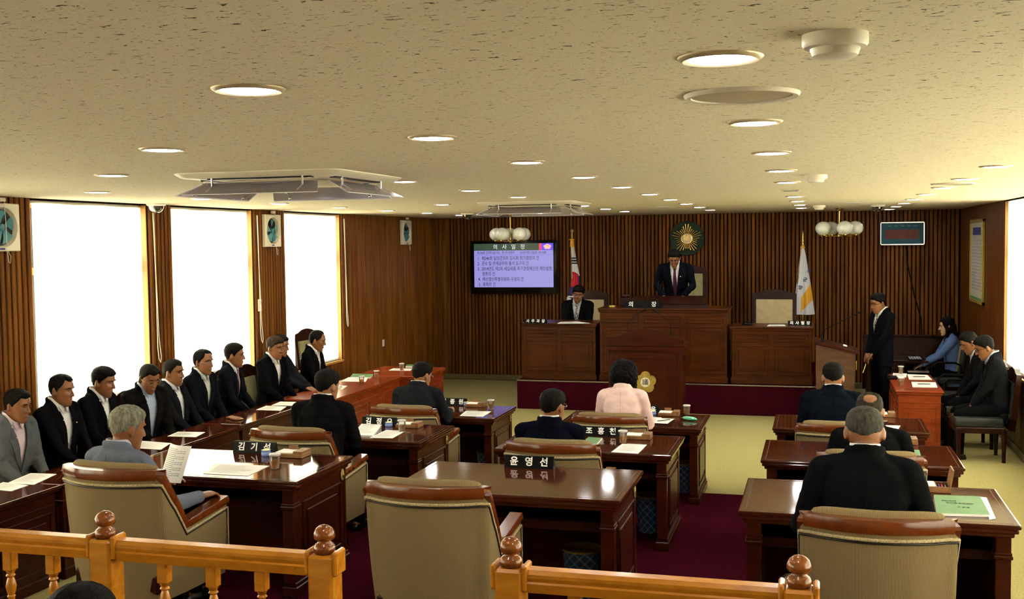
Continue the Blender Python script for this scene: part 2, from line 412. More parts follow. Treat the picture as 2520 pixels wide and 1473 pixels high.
# rounded left corner
for k in range(5):
    a = R(10 + 17.5 * k); cx_, cy_ = XL + .16, YB - .16
    mb.box((cx_ - .15 * math.cos(a), cy_ + .15 * math.sin(a), 1.55), (.03, .05, 2.9), 0.006, math.pi - a)
struct(mb.ob('wall_back', ['slat', 'slat_back']))
mb = MB(); mb.bx(XL + .02, XR - .02, YB - .045, YB, 0, 0.10, .01); struct(mb.ob('baseboard_back', 'carpetbase'))
mb = MB(); mb.bx(XL, XL + .04, 3, YB - .05, 0, 0.085, .01); struct(mb.ob('baseboard_left', 'carpetbase'))
# right wall
M['panelwood'] = mat('panel_wood', (0.070, 0.018, 0.003), 0.4, (0.125, 0.038, 0.006), (10, 10, 0.8), lo=0.3, hi=0.7, spec=0.15)
mb = MB(); mb.cur = 1
mb.bx(XR, XR + .28, YF, RW[0], 0, ZC); mb.bx(XR, XR + .28, RW[1], YB, 0, ZC)
mb.bx(XR, XR + .28, RW[0], RW[1], 0, RSILL); mb.bx(XR, XR + .28, RW[0], RW[1], ZW, ZC)
mb.cur = 0
slats(mb, RW[1] + .03, YB - .03, 0.09, ZC - .002, 'y', XR, -1, pitch=.11, w=.105, d=.008)
slats(mb, RW[0], RW[1] - .02, 0.09, RSILL - .05, 'y', XR, -1, pitch=.22, w=.212, d=.008)
struct(mb.ob('wall_right', ['panelwood', 'slat_back']))
mb = MB(); mb.bx(XR - .035, XR, 3, YB - .05, 0, 0.085, .01); struct(mb.ob('baseboard_right', 'carpetbase'))
mb = MB(); mb.bx(XL - .28, XR + .28, YF - .2, YF, 0, ZC); struct(mb.ob('wall_front', 'white'))

# windows: frame, transom, pane
def window(k, wall, sgn, y0, y1, z0, z1, mull=1):
    fr = MB(); xo = wall - sgn * .20
    fr.bx(xo - .03, xo + .03, y0, y0 + .06, z0, z1, .004); fr.bx(xo - .03, xo + .03, y1 - .06, y1, z0, z1, .004)
    fr.bx(xo - .03, xo + .03, y0 + .06, y1 - .06, z0, z0 + .06, .004); fr.bx(xo - .03, xo + .03, y0 + .06, y1 - .06, z1 - .06, z1, .004)
    zt = 2.34
    fr.bx(xo - .035, xo + .035, y0 + .06, y1 - .06, zt - .035, zt + .035, .004)
    for i in range(mull):
        y = y0 + (y1 - y0) * (i + 1) / (mull + 1); fr.bx(xo - .028, xo + .028, y - .03, y + .03, z0 + .06, zt - .035, .004)
    w = struct(fr.ob('window_%d' % k, 'sill'))
    g = MB(); g.bx(xo - .004, xo + .004, y0 + .05, y1 - .05, z0 + .05, z1 - .05); g.ob('window_pane', 'pane', w)
    l = MB()   # wooden reveal lining
    t = .012
    l.bx(wall - sgn * .17, wall, y0, y0 + t, z0, z1); l.bx(wall - sgn * .17, wall, y1 - t, y1, z0, z1)
    l.bx(wall - sgn * .17, wall + sgn * .03, y0, y1, z0 - .03, z0, .005)
    l.ob('window_reveal', 'sill', w)
names = ['unseen added window behind the viewer', 'unseen added window beside the viewer', 'unseen added window beside the near wall fan', 'nearest tall window on the left', 'middle tall window on the left', 'farthest tall window on the left']
for k, (a, b) in enumerate(LW):
    window(k + 1, XL, 1, a, b, SILL, ZW)
    bl = thing('roller_blind', 'white roller blind glowing with daylight in the %s' % names[k], 'blind', (XL - .045, (a + b) / 2, ZW), 0, 'roller blinds on the left windows')
    h = ZW - SILL - .02; w = b - a
    mb = MB()
    g = []
    for i in range(25):
        y = -w / 2 + .085 + (w - .12) * i / 24
        g.append([(0.004 * math.sin(i * .55) , y, -0.002 - h * j / 10) for j in range(11)])
    mb.grid(g); mb.ob('blind_cloth', 'blind', bl, True)
    mb = MB(); mb.tube([(-.02, -w / 2 + .08, -.018), (-.02, w / 2 - .03, -.018)], .016, 14); mb.ob('roller', 'white', bl, True)
    mb = MB(); mb.box((0, .0, -h - .01), (.012, w - .12, .028), .003); mb.ob('bottom_bar', 'white', bl)
    mb = MB(); yy = w / 2 + .035
    mb.tube([(.10, yy, -.06), (.11, yy + .01, -.8), (.115, yy - .0, -1.5), (.118, yy + .012, -1.62), (.118, yy + .04, -1.66), (.118, yy + .055, -1.6), (.115, yy + .03, -1.4), (.105, yy + .02, -.7), (.10, yy + .02, -.06)], .004, 6)
    mb.ob('pull_cord', 'ivory', bl, True)
window(7, XR, -1, RW[0], RW[1], RSILL, ZW, 7)
bl = thing('roller_blind', 'wide white blind glowing with daylight on the right wall window', 'blind', (XR + .03, (RW[0] + RW[1]) / 2, ZW))
mb = MB(); w = RW[1] - RW[0]; h = ZW - RSILL
mb.grid([[(0.005 * math.sin(i * .8), -w / 2 + .02 + (w - .03) * i / 40, -.0 - (h - .02) * j / 6) for j in range(7)] for i in range(41)]); mb.ob('blind_cloth', 'blind', bl, True)
mb = MB(); mb.box((0, 0, -h + .025), (.012, w - .03, .03), .003); mb.ob('bottom_bar', 'white', bl)

# maroon carpet field and the two low tiers
X0, X1 = -4.72, 1.12
mb = MB(); mb.bx(X0, X1, 9.40, 10.96, 0, .008); struct(mb.ob('floor_maroon_carpet', 'maroon'))
mb = MB(); mb.bx(X0, X1, 7.15, 9.40, 0, .165, .006); struct(mb.ob('floor_tier_lower', 'maroon'))
mb = MB(); mb.bx(X0, X1, YF, 7.15, 0, .33, .006); struct(mb.ob('floor_tier_upper', 'maroon'))
for k, (y, z) in enumerate(((9.40, .008), (7.15, .165))):
    mb = MB(); mb.bx(X0, X1, y + .001, y + .016, z, z + .008, .003); struct(mb.ob('trim_%d' % (k + 1), 'gold'))
# dais below the chairman's rostrum
DZ = .44; DX0, DX1 = -4.43, .30
mb = MB(); mb.bx(DX0, DX1, 16.0, YB - .05, 0, DZ, .004); struct(mb.ob('floor_dais', 'maroon'))
mb = MB(); mb.bx(DX0 - .004, DX1, 15.985, 16.02, DZ - .012, DZ + .006, .003); struct(mb.ob('trim_3', 'steel'))

# ---------------------------------------------------------------- ceiling fittings
def downlight_proto():
    t = thing('ceiling_light', 'round recessed ceiling downlight', 'ceiling light')
    mb = MB(); mb.lathe([(.075, .0), (.078, -.006), (.092, -.010), (.102, -.004), (.104, 0.0), (.104, .002), (.075, .002)], n=40, cap=False); mb.ob('trim_ring', 'lamplow', t, True)
    mb = MB(); mb.lathe([(.0765, .0), (.0765, -.005), (.068, -.009), (.03, -.011), (.002, -.011)], n=32); mb.ob('lens', 'lamp', t, True)
    return t
P = downlight_proto(); first = [True]
rows = [
    (1.09, 7.51, range(0, 8), 'in the row nearest the right wall'),
    (-.228, 2.71, (0, 1, 2, 3, 4, 6, 7, 8, 9), 'in the row above the aisle right of the middle desks'),
    (-1.55, 2.79, (0, 1, 2, 3, 4, 5, 6, 7, 8, 9), 'in the row above the middle desks'),
    (-2.83, 2.70, (3, 4, 5, 7, 8, 9), 'in the row running between the two ceiling air conditioners'),
    (-4.17, 2.74, (2, 4, 6, 9), 'in the row just left of the air conditioners'),
    (-5.55, 2.94, (3, 4, 5, 6, 7, 8, 9), 'in the row nearest the left windows'),
]
ordn = ['nearest', 'second nearest', 'third nearest', 'fourth nearest', 'fifth', 'sixth', 'seventh', 'eighth', 'ninth', 'tenth']
for x, y0, ks, nm in rows:
    ks = list(ks)
    for q, k in enumerate(ks):
        o_ = ordn[q] if q < len(ks) - 1 else 'farthest'
        lab = '%s lit round downlight %s' % (o_, nm)
        loc = (x, y0 + k * 1.5304, ZC)
        if (x, k) == (-2.83, 0): continue
        if first[0]: P.location = loc; P['label'] = lab; P['group'] = 'round ceiling downlights'; first[0] = False
        else: dup(P, loc, 0, lab, 'round ceiling downlights')
loc = pt(400, 366, 'z', ZC); dup(P, loc, 0, 'lit round downlight left of the large ceiling air conditioner', 'round ceiling downlights')

def speaker(loc, r, lab):
    t = thing('ceiling_speaker', lab, 'speaker', loc, 0, 'round ceiling speakers')
    mb = MB(); mb.lathe([(r * .87, 0), (r * .88, -.010), (r * .97, -.012), (r, -.003), (r, .002)], n=48, cap=False); mb.ob('rim', 'cream', t, True)
    mb = MB(); mb.lathe([(r * .875, .002), (r * .87, -.006), (r * .5, -.009), (.002, -.010)], n=48); mb.ob('grille', mat('grille', (0.40, 0.32, 0.20), 0.7, (0.34, 0.27, 0.16), (900, 900, 900)), t, True)
speaker(pt(1825, 232, 'z', ZC), .175, 'large round beige ceiling speaker below the big smoke detector')
speaker(pt(2345, 451, 'z', ZC), .175, 'flat round beige ceiling speaker near the right wall lights')
def detector(loc, lab, s=1.0):
    t = thing('smoke_detector', lab, 'smoke detector', loc, 0, 'smoke detectors'); t.scale = (s, s, s)
    mb = MB(); mb.lathe([(.070, .002), (.070, -.022), (.066, -.028), (.056, -.030)], n=40); mb.ob('base_ring', 'ivory', t, True)
    mb = MB(); mb.lathe([(.053, -.028), (.053, -.034), (.048, -.046), (.036, -.052), (.002, -.053)], n=40); mb.ob('sensor_cap', 'ivory', t, True)
detector(pt(2055, 85, 'z', ZC), 'large white smoke detector, nearest on the ceiling at top right')
detector(pt(2008, 430, 'z', ZC), 'small white smoke detector beside the row of lights over the aisle', 1.1)
detector(pt(2016, 505, 'z', ZC), 'far small smoke detector near the back wall ceiling', 1.2)
def vent(px, py, w, lab):
    t = thing('ceiling_vent', lab, 'vent', pt(px, py, 'z', ZC), 0, 'small ceiling vents')
    mb = MB(); mb.box((0, 0, -.004), (w, w * .9, .008), .002); mb.ob('frame', 'cream', t)
    mb = MB()
    for i in range(5): mb.box((0, -w * .32 + i * w * .16, -.009), (w * .8, w * .05, .004))
    mb.ob('slats', 'inkgrey', t)
vent(1946, 467, .16, 'small square ceiling vent in the light row over the aisle')
vent(1637, 508, .22, 'small ceiling vent above the chairman, left one')
vent(2098, 498, .22, 'small ceiling vent above the right lectern')

# four-way cassette air conditioners with clear deflectors
def aircon(cx_, cy_, s, lab, writing):
    t = thing('ceiling_air_conditioner', lab, 'air conditioner', (cx_, cy_, ZC)); h = s / 2
    mb = MB(); rs = []
    for e, z in ((0, 0), (0, -.006), (.03, -.028), (.20, -.040), (.21, -.045), (.215, -.040)):
        a = h - e; c = .10 * (1 - e * 2)
        pts = []
        for sx, sy in ((1, 1), (-1, 1), (-1, -1), (1, -1)):
            for k in range(5):
                an = math.atan2(sy, sx) + R(-45 + 22.5 * k); pts.append((sx * (a - c) + c * math.cos(an), sy * (a - c) + c * math.sin(an), z))
        rs.append(pts)
    mb.rings(rs); mb.ob('panel', 'ivory', t, True, 30)
    mb = MB(); i_ = h * .56
    for k in range(11): mb.box((0, -i_ * .9 + k * i_ * .18, -.044), (i_ * 1.9, i_ * .05, .006))
    mb.ob('intake_grille', 'cream', t)
    for k in range(4):
        r_ = Matrix.Rotation(k * math.pi / 2, 4, 'Z')
        mb = MB(); mb.box(r_ @ Vector((0, -h + .12, -.034)), (s * .62, .045, .014) if k % 2 == 0 else (.045, s * .62, .014)); mb.ob('air_slot', 'black', t)
        d = MB(); n = Vector((0, -1, 0)); a = Vector((-.34 * s, -h + .13, -.060)); b = Vector((.34 * s, -h + .13, -.060))
        a2 = Vector((-.40 * s, -h - .02, -.135)); b2 = Vector((.40 * s, -h - .02, -.135))
        off = Vector((0, .002, .004))
        vs = [r_ @ v for v in (a, b, b2, a2, a + off, b + off, b2 + off, a2 + off)]
        d.add(vs, [(0, 1, 2, 3), (7, 6, 5, 4), (0, 4, 5, 1), (1, 5, 6, 2), (2, 6, 7, 3), (3, 7, 4, 0)])
        de = d.ob('air_deflector', 'acrylic', t)
        e = MB(); e.tube([r_ @ a, r_ @ a2, r_ @ b2, r_ @ b], .003, 6); e.ob('deflector_edge', 'acredge', de)
        for sg in (-.27, .27):
            q = MB(); q.tube([r_ @ Vector((sg * s, -h + .08, -.028)), r_ @ Vector((sg * s, -h + .08, -.085)), r_ @ Vector((sg * s, -h + .02, -.118))], .007, 8)
            q.ball(r_ @ Vector((sg * s, -h + .02, -.12)), .011, 8, 6); q.ob('bracket', 'chrome', t, True)
    if writing:
        mm = frame((0.02, -h + .015, -.121), (-1, 0, 0), (0, .9, .45)); text_mb('Windvisor', .085, mm, .0006, bold=.002).ob('lettering', 'whitetext', t)
aircon(-3.26, 6.42, 1.12, 'large white ceiling air conditioner with clear deflector panels, nearest the viewer', True)
aircon(-3.13, 12.2, 1.12, 'far white ceiling air conditioner above the television side', False)

def dome(loc, lab, dark=True):
    t = thing('dome_camera', lab, 'security camera', loc, 0, 'ceiling dome cameras')
    mb = MB(); mb.lathe([(.10, .002), (.10, -.012), (.09, -.022), (.075, -.026)], n=32); mb.ob('base', 'ivory', t, True)
    mb = MB(); mb.lathe([(.078 * math.cos(a), -.024 - .078 * math.sin(a)) for a in [R(x) for x in (0, 15, 30, 45, 60, 75, 88)]], n=28); mb.ob('dome', 'domeglass', t, True)
    mb = MB(); mb.ball((0, 0, -.045), (.036, .036, .036), 14, 8); mb.box((0, .0, -.03), (.05, .05, .02), .005); mb.ob('camera_core', 'chrome' if not dark else 'black', t, True)
dome((XL + .13, 9.98, ZC), 'clear dome camera on the ceiling between the first two left windows', False)
dome(pt(1150, 524, 'z', ZC), 'dark dome camera on the ceiling above the television')
dome(pt(2160, 504, 'z', ZC), 'dark dome camera on the ceiling right of the hanging globes')

# wall fans
def fan(y, lab):
    t = thing('wall_fan', lab, 'ventilation fan', (XL + .028, y, 2.735), 0, 'square ventilation fans on the left wall')
    s = .205; mb = MB(); rs = []
    for x, k in ((0, 1), (.035, 1), (.05, .97)):
        rs.append([(x, -s * k, -s * k), (x, s * k, -s * k), (x, s * k, s * k), (x, -s * k, s * k)])
    mb = MB(); n = 40
    def sq(a, k):
        c, s_ = math.cos(a), math.sin(a); q = k / max(abs(c), abs(s_)); return (c * q, s_ * q)
    angs = [2 * math.pi * j / n + math.pi / n * 0 for j in range(n)]
    ring = lambda x, fn: [(x, *fn(a)) for a in angs]
    mb.rings([ring(0, lambda a: sq(a, s)), ring(.04, lambda a: sq(a, s)), ring(.05, lambda a: sq(a, s * .96)), ring(.05, lambda a: (.172 * math.cos(a), .172 * math.sin(a))), ring(.01, lambda a: (.158 * math.cos(a), .158 * math.sin(a)))], cap=False)
    mb.ob('housing', 'ivory', t, True, 30)
    mb = MB(); mb.rings([ring(.006, lambda a: (.160 * math.cos(a), .160 * math.sin(a))), ring(.004, lambda a: (.001 * math.cos(a), .001 * math.sin(a)))]); mb.ob('shutter', 'fandark', t)
    mb = MB(); mb.lathe([(.002, .045), (.028, .042), (.034, .02), (.034, .008)], n=24, mtx=Matrix.Rotation(R(90), 4, 'Y')); mb.ob('hub', 'teal', t, True)
    for k in range(5):
        a0 = k * 2 * math.pi / 5 + .5; b = MB(); g = []
        for i in range(7):
            r_ = .03 + .115 * i / 6; row = []
            for j in range(6):
                u = j / 5; a = a0 + (u - .5) * (.55 + .35 * i / 6) - .25 * i / 6
                row.append((.018 + .018 * u, r_ * math.cos(a), r_ * math.sin(a)))
            g.append(row)
        b.grid(g); b.grid([[(x + .003, y_, z) for x, y_, z in r_] for r_ in g[::-1]]); b.ob('fan_blade', 'teal', t, True)
    b = MB(); b.box((.052, -.02, -.185), (.003, .06, .014)); b.ob('badge', 'scrblue' if False else 'flagblue', t)
    b = MB(); b.box((.06, -.02, .235), (.04, .06, .035), .006); b.ob('switch_box', 'ivory', t)
    b = MB(); b.tube([(.085, -.02, .22), (.09, -.015, 0), (.09, -.01, -.22), (.09, 0, -.30), (.09, .02, -.31), (.09, .03, -.25), (.06, .03, -.2)], .0025, 6); b.ob('pull_cord', 'ivory', t, True)
fan(7.81, 'square wall fan with teal blades cut by the left picture edge')
fan(12.62, 'square wall fan with teal blades between the middle and far left windows')
fan(17.35, 'square wall fan with teal blades far back on the ribbed left wall')

t = thing('wall_remote', 'small cream remote controller on the narrow ribbed pier', 'remote control', (XL + .035, 12.29, 1.80))
mb = MB(); mb.box((0, 0, 0), (.02, .075, .15), .006); mb.ob('body', 'ivory', t)
mb = MB(); mb.box((.0105, 0, .035), (.003, .05, .045)); mb.ob('display', 'inkgrey', t)
# ---------------------------------------------------------------- council desks
DW, DD = 1.42, .86
def desk_proto():
    t = thing('council_desk', 'desk', 'desk')
    w, d, h = DW, DD, .75
    mb = MB(); mb.box((w / 2, d / 2, h - .012), (w, d, .024), .009, seg=2); mb.box((w / 2, d / 2, h - .036), (w - .02, d - .02, .026), .008, seg=2)
    mb.box((w / 2, d / 2, h - .060), (w - .055, d - .055, .026), .006)
    mb.ob('desktop', 'woodtop', t)
    mb = MB()   # thin inlay line around the top
    i = .035
    for a, b, c, e in ((i, w - i, i, i + .004), (i, w - i, d - i - .004, d - i), (i, i + .004, i, d - i), (w - i - .004, w - i, i, d - i)):
        mb.bx(a, b, c, e, h - .0005, h + .0006)
    mb.ob('inlay_line', 'nail', t)
    for sx in (0, 1):
        x0, x1 = (.05, .115) if sx == 0 else (w - .115, w - .05); no = -1 if sx == 0 else 1; xo = x0 if sx == 0 else x1
        mb = MB(); mb.bx(x0, x1, .05, d - .05, .09, h - .07)
        for y in (.05, d - .05):       # corner pilasters, cap and plinth
            mb.bx(x0 - .006, x1 + .006, y - .025, y + .05 if y < .1 else y + .01, .09, h - .07, .004)
        mb.bx(x0 - .014, x1 + .014, .015, .125, h - .185, h - .165, .004); mb.bx(x0 - .010, x1 + .010, .02, .12, h - .165, h - .150, .003)
        mb.bx(x0 - .02, x1 + .02, .02, d - .02, 0, .07, .006); mb.bx(x0 - .012, x1 + .012, .03, d - .03, .07, .095, .005)
        panel(mb, (xo, d / 2 + .02, .37), (0, 1, 0), (0, 0, 1), (no, 0, 0), d - .30, .42)
        mb.ob('side_panel', 'wood', t)
    mb = MB(); mb.bx(.115, w - .115, d - .10, d - .075, .09, h - .07)
    for k in range(2): panel(mb, (.40 + k * .62, d - .075, .37), (-1, 0, 0), (0, 0, 1), (0, 1, 0), .46, .42)
    mb.ob('front_panel', 'wood', t)
    mb = MB(); mb.bx(.115, w - .115, .16, d - .10, .555, .575, .003); mb.bx(.115, w - .115, .155, .17, .52, .575, .003); mb.ob('shelf', 'dkwood', t)
    mb = MB(); mb.cur = 0; mt = Matrix.Translation((w - .044, d - .10, h - .115)) @ Matrix.Rotation(R(90), 4, 'Y') @ Matrix.Diagonal((1.35, .9, 1, 1))
    mb.lathe([(.030, 0), (.030, .005), (.024, .007), (.002, .007)], n=24, mtx=mt); mb.cur = 1
    mt = Matrix.Translation((w - .036, d - .10, h - .127)) @ Matrix.Rotation(R(90), 4, 'Y'); mb.lathe([(.010, 0), (.010, .003), (.001, .003)], n=12, mtx=mt)
    mb.ob('socket_plate', ['dullgold', 'nail'], t, True)
    return t
DESK = desk_proto()
desks = {
    'L1': (-4.54, 6.10, .33, 'dark red wooden desk in front of the grey-suited man, nearest of the left desks'),
    'L2': (-4.56, 8.36, .165, 'dark red wooden desk with a thick open document, middle one of the left desks'),
    'L3': (-4.60, 10.60, 0, 'dark red wooden desk farthest back of the left desks'),
    'M1': (-2.495, 6.05, .33, 'empty unoccupied dark red desk with only a name plate on it'),
    'M2': (-2.485, 8.24, .165, 'dark red wooden desk between the navy-suited man and the woman in pink'),
    'M3': (-2.48, 10.43, 0, 'dark red wooden desk in front of the woman in the pink jacket'),
    'R1': (-.413, 5.97, .33, 'nearest dark red desk at the right, with a large green booklet on its corner'),
    'R2': (-.405, 8.22, .165, 'middle one of the right-hand dark red desks'),
    'R3': (-.412, 10.60, 0, 'farthest of the right-hand dark red desks'),
}
for k, (n, v) in enumerate(desks.items()):
    lz = v[2]
    if k == 0: DESK.location = v[:3]; DESK['label'] = v[3]; DESK['group'] = 'council desks in three columns'
    else: dup(DESK, v[:3], 0, v[3], 'council desks in three columns')

# ---------------------------------------------------------------- council armchairs
def armchair_proto():
    t = thing('council_armchair', 'chair', 'armchair')
    # plan path u: right arm front -> back -> left arm front ; returns (x, y, top z)
    key = []
    A = .355
    def path():
        P = []
        for i in range(9):  # right arm, going back
            y = .33 - .41 * i / 8; P.append((A, y, .665 - .055 * i / 8))
        for i in range(1, 7):     # steep slope up to the back corner
            q = i / 6; P.append((A - .012 * q, -.08 - .22 * q, .61 + .335 * q))
        for i in range(1, 4):
            a = R(30 * i * .9); P.append((A - .012 - .05 * (1 - math.cos(a)), -.285 - .040 * math.sin(a), .945 + .004 * i / 3))
        xs = A - .012 - .05 * (1 - math.cos(R(81)))
        for i in range(1, 14):
            x = xs - 2 * xs * i / 13
            if i < 13: P.append((x, -.44 + .112 * (x / xs) ** 2, .949 + .008 * (1 - (x / xs) ** 2)))
        n = len(P)
        half = [p for p in P if p[0] > 0]
        return half + [(-x, y, z) for x, y, z in half[::-1]]
    P = path(); n = len(P)
    ln = [0.0]
    for i in range(1, n): ln.append(ln[-1] + math.dist(P[i][:2], P[i - 1][:2]))
    def pos(i, z, off):
        x, y, zt = P[i]
        a = Vector((P[max(i - 1, 0)][0] - P[min(i + 1, n - 1)][0], P[max(i - 1, 0)][1] - P[min(i + 1, n - 1)][1]))
        nr = Vector((-a.y, a.x)).normalized()      # outward
        if nr.dot(Vector((x, y + .02))) < 0: nr = -nr
        k = max(0, (.95 - z) / .95); s_ = 1 - .13 * k
        back = max(0, min(1, (-y - .05) / .3))
        return ((x + nr.x * off) * s_, (y + nr.y * off) * (1 - .02 * k) + back * .085 * k, z)
    zb = .20
    mb = MB()
    def shell(off, flip):
        g = []
        for i in range(n):
            zt = P[i][2] - .03
            g.append([pos(i, zt + (zb - zt) * j / 10, off + (.010 * math.sin(math.pi * j / 10) if off >= 0 else 0)) for j in range(11)])
        if flip: g = g[::-1]
        mb.grid(g, lambda i, j: ((ln[n - 1 - i] if flip else ln[i]) * 1.0, j * .08)); return g
    go = shell(0, False); gi = shell(-.062, True); gi = gi[::-1]
    for j in (0, 10):
        vs = [g[j] for g in go] + [g[j] for g in gi]
        mb.add(vs, [(i, i + 1, n + i + 1, n + i) if j == 10 else (n + i, n + i + 1, i + 1, i) for i in range(n - 1)])
    for i in (0, n - 1):
        vs = go[i] + gi[i]; mb.add(vs, [(k, k + 1, 11 + k + 1, 11 + k) if i else (11 + k, 11 + k + 1, k + 1, k) for k in range(10)])
    mb.ob('outer_shell', 'rib', t, True, 50)
    # wooden rail on the top edge
    def sec(i):
        b = max(0, min(1, (P[i][2] - .62) / .30)); hh = .022 + .007 * b; wd = .036
        return [(-wd, -hh), (wd, -hh), (wd + .006, 0), (wd, hh), (-wd, hh), (-wd - .006, 0)]
    pts = [Vector(pos(i, P[i][2] - .008, -.031)) for i in range(n)]
    pts = [pts[0] + Vector((0, .012, .002))] + pts[1:-1] + [pts[-1] + Vector((0, .012, .002))]
    mb = MB(); mb.sweep(pts, sec); mb.ob('wooden_rail', 'railwood', t, True, 35)
    for off_z, r_, mt, nm in ((-.052, .009, 'braid', 'braid'), (-.066, .0055, 'nail', 'nail_trim')):
        mb = MB(); q = [pos(i, P[i][2] - (.012 if P[i][2] > .8 else 0) + off_z, .004) for i in range(n)]
        q = [(q[0][0], q[0][1] + .0, .24)] + q + [(q[-1][0], q[-1][1], .24)]
        mb.tube(q, r_, 6); mb.ob(nm, mt, t, True, 179)
    # back cushion and seat
    mb = MB(); g = []
    for i in range(19):
        x = -.312 + .624 * i / 18; e = max(0, 1 - (abs(x) / .312) ** 7) ** .5; bow = -.072 * (1 - (x / .312) ** 2); row = []
        for j in range(17):
            a = 2 * math.pi * j / 16; z = .69 + .312 * (abs(math.sin(a)) ** .5) * (1 if math.sin(a) > 0 else -1) * (.80 + .2 * e); yy = -.235 + bow + .055 * (abs(math.cos(a)) ** .6) * (1 if math.cos(a) > 0 else -1) * (.25 + .75 * e)
            k = (.95 - z); row.append((x * (1 - .12 * k), yy + .085 * k - .012, z))
        g.append(row)
    mb.grid(g, lambda i, j: (i / 18 * .57, j * .05)); mb.rings([r[:-1] for r in (g[0], [tuple(Vector(p) * .999 + Vector((0, 0, 0))) for p in g[0]])]); mb.rings([r[:-1] for r in (g[-1], g[-1])])
    mb.ob('back_cushion', 'rib', t, True, 70)
    mb = MB(); mb.box((0, .04, .40), (.56, .56, .13), .045, seg=3); mb.ob('seat_cushion', 'rib', t, True, 60)
    mb = MB(); mb.box((0, .0, .30), (.60, .58, .12), .02); mb.ob('seat_frame', 'dkwood', t)
    mb = MB(); mb.lathe([(.03, .07), (.03, .25)], n=16); mb.ob('column', 'black', t, True)
    for k in range(5):
        a = R(90 + 72 * k); d = Vector((math.cos(a), math.sin(a), 0)); mb = MB()
        mb.tube([d * .02 + Vector((0, 0, .10)), d * .28 + Vector((0, 0, .065))], [(.03, .02), (.02, .014)], 8, side=(0, 0, 1)); o = mb.ob('base_leg', 'black', t, True)
        mb = MB(); mt = Matrix.Translation(d * .28 + Vector((0, 0, .026))) @ Matrix.Rotation(a, 4, 'Z') @ Matrix.Rotation(R(90), 4, 'X')
        mb.lathe([(.002, -.02), (.024, -.02), (.026, 0), (.024, .02), (.002, .02)], n=16, mtx=mt); mb.ob('caster', 'black', o, True)
    return t
CH = armchair_proto()
chairs = [
    (-3.88, 5.63, .33, -4, 'beige ribbed armchair with wooden rail holding the man in the grey suit'),
    (-1.97, 5.60, .33, 0, 'empty beige ribbed armchair with wooden rail in the near middle'),
    (.265, 5.43, .33, 0, 'beige ribbed armchair with wooden rail behind the man in front at right'),
    (-3.89, 7.82, .165, -3, 'beige ribbed armchair behind the man in the black suit at the middle left desk'),
    (-1.81, 7.72, .165, 0, 'beige ribbed armchair behind the navy-suited man, partly hidden by a name plate'),
    (.34, 7.75, .165, 0, 'beige ribbed armchair hidden behind the man at the near right desk'),
    (-3.85, 10.08, 0, -2, 'beige ribbed armchair behind the man writing at the far left desk'),
    (-1.82, 9.98, 0, 0, 'beige ribbed armchair behind the woman in the pink jacket'),
    (.16, 9.92, 0, 2, 'beige ribbed armchair behind the navy-suited man at the far right desk'),
]
for k, (x, y, z, a, l) in enumerate(chairs):
    if k == 0: CH.location = (x, y, z); CH.rotation_euler = (0, 0, R(a)); CH['label'] = l; CH['group'] = 'beige council armchairs'
    else: dup(CH, (x, y, z), R(a), l, 'beige council armchairs')

# ---------------------------------------------------------------- officials' tables
def table(name, x0, x1, y0, y1, h, mt, label, faces, group=None, npan=2, top=None):
    t = thing(name, label, 'table', ((x0 + x1) / 2, (y0 + y1) / 2, 0), 0, group); a, b = (x1 - x0) / 2, (y1 - y0) / 2
    mb = MB(); mb.box((0, 0, h - .012), (2 * a, 2 * b, .024), .008, seg=2); mb.box((0, 0, h - .036), (2 * a - .02, 2 * b - .02, .026), .008); mb.ob('tabletop', top or mt, t)
    mb = MB(); i = .035; mb.bx(-a + i, a - i, -b + i, b - i, .08, h - .048); mb.bx(-a + i - .012, a - i + .012, -b + i - .012, b - i + .012, 0, .085, .006)
    mb.bx(-a + i - .006, a - i + .006, -b + i - .006, b - i + .006, h - .15, h - .135, .004)
    for f in faces:
        if f == '+x': o, U, N, L = Vector((a - i, 0, 0)), (0, 1, 0), (1, 0, 0), 2 * b - 2 * i
        if f == '-x': o, U, N, L = Vector((-a + i, 0, 0)), (0, -1, 0), (-1, 0, 0), 2 * b - 2 * i
        if f == '-y': o, U, N, L = Vector((0, -b + i, 0)), (1, 0, 0), (0, -1, 0), 2 * a - 2 * i
        if f == '+y': o, U, N, L = Vector((0, b - i, 0)), (-1, 0, 0), (0, 1, 0), 2 * a - 2 * i
        k = max(1, int(round(L / .62)))
        for q in range(k):
            c = o + Vector(U) * (-L / 2 + L * (q + .5) / k) + Vector((0, 0, .35)); panel(mb, c, U, (0, 0, 1), N, L / k - .10, .40)
    mb.ob('cabinet_body', mt, t); return t
g_ = 'long tables along the left windows'
table('official_table', -6.03, -5.55, 4.4, 6.98, .75, 'wood', 'long dark table at the lower left edge with white sheets on it', ['+x', '+y'], g_, top='woodtop')
table('official_table', -6.03, -5.55, 7.00, 9.73, .75, 'wood', 'long dark table behind the grey-suited man, with three white sheets', ['+x', '-y'], g_, top='woodtop')
table('official_table', -6.05, -5.57, 9.76, 11.33, .75, 'wood', 'shorter dark table carrying a brown wallet and two white sheets', ['+x', '-y'], g_, top='woodtop')
table('official_table', -6.10, -5.42, 11.50, 13.76, .75, 'redwood', 'reddish table with two tea cups beside the tall olive chair', ['+x', '-y'], None)
table('official_table', -6.15, -5.19, 13.80, 14.90, .75, 'redwood', 'reddish table standing crosswise at the end of the left row', ['+x', '-y'], None)
table('official_table', .89, 1.43, 13.50, 15.15, .75, 'redwood', 'red wooden table with panelled end beside the two seated men at right', ['-y', '-x'], None)

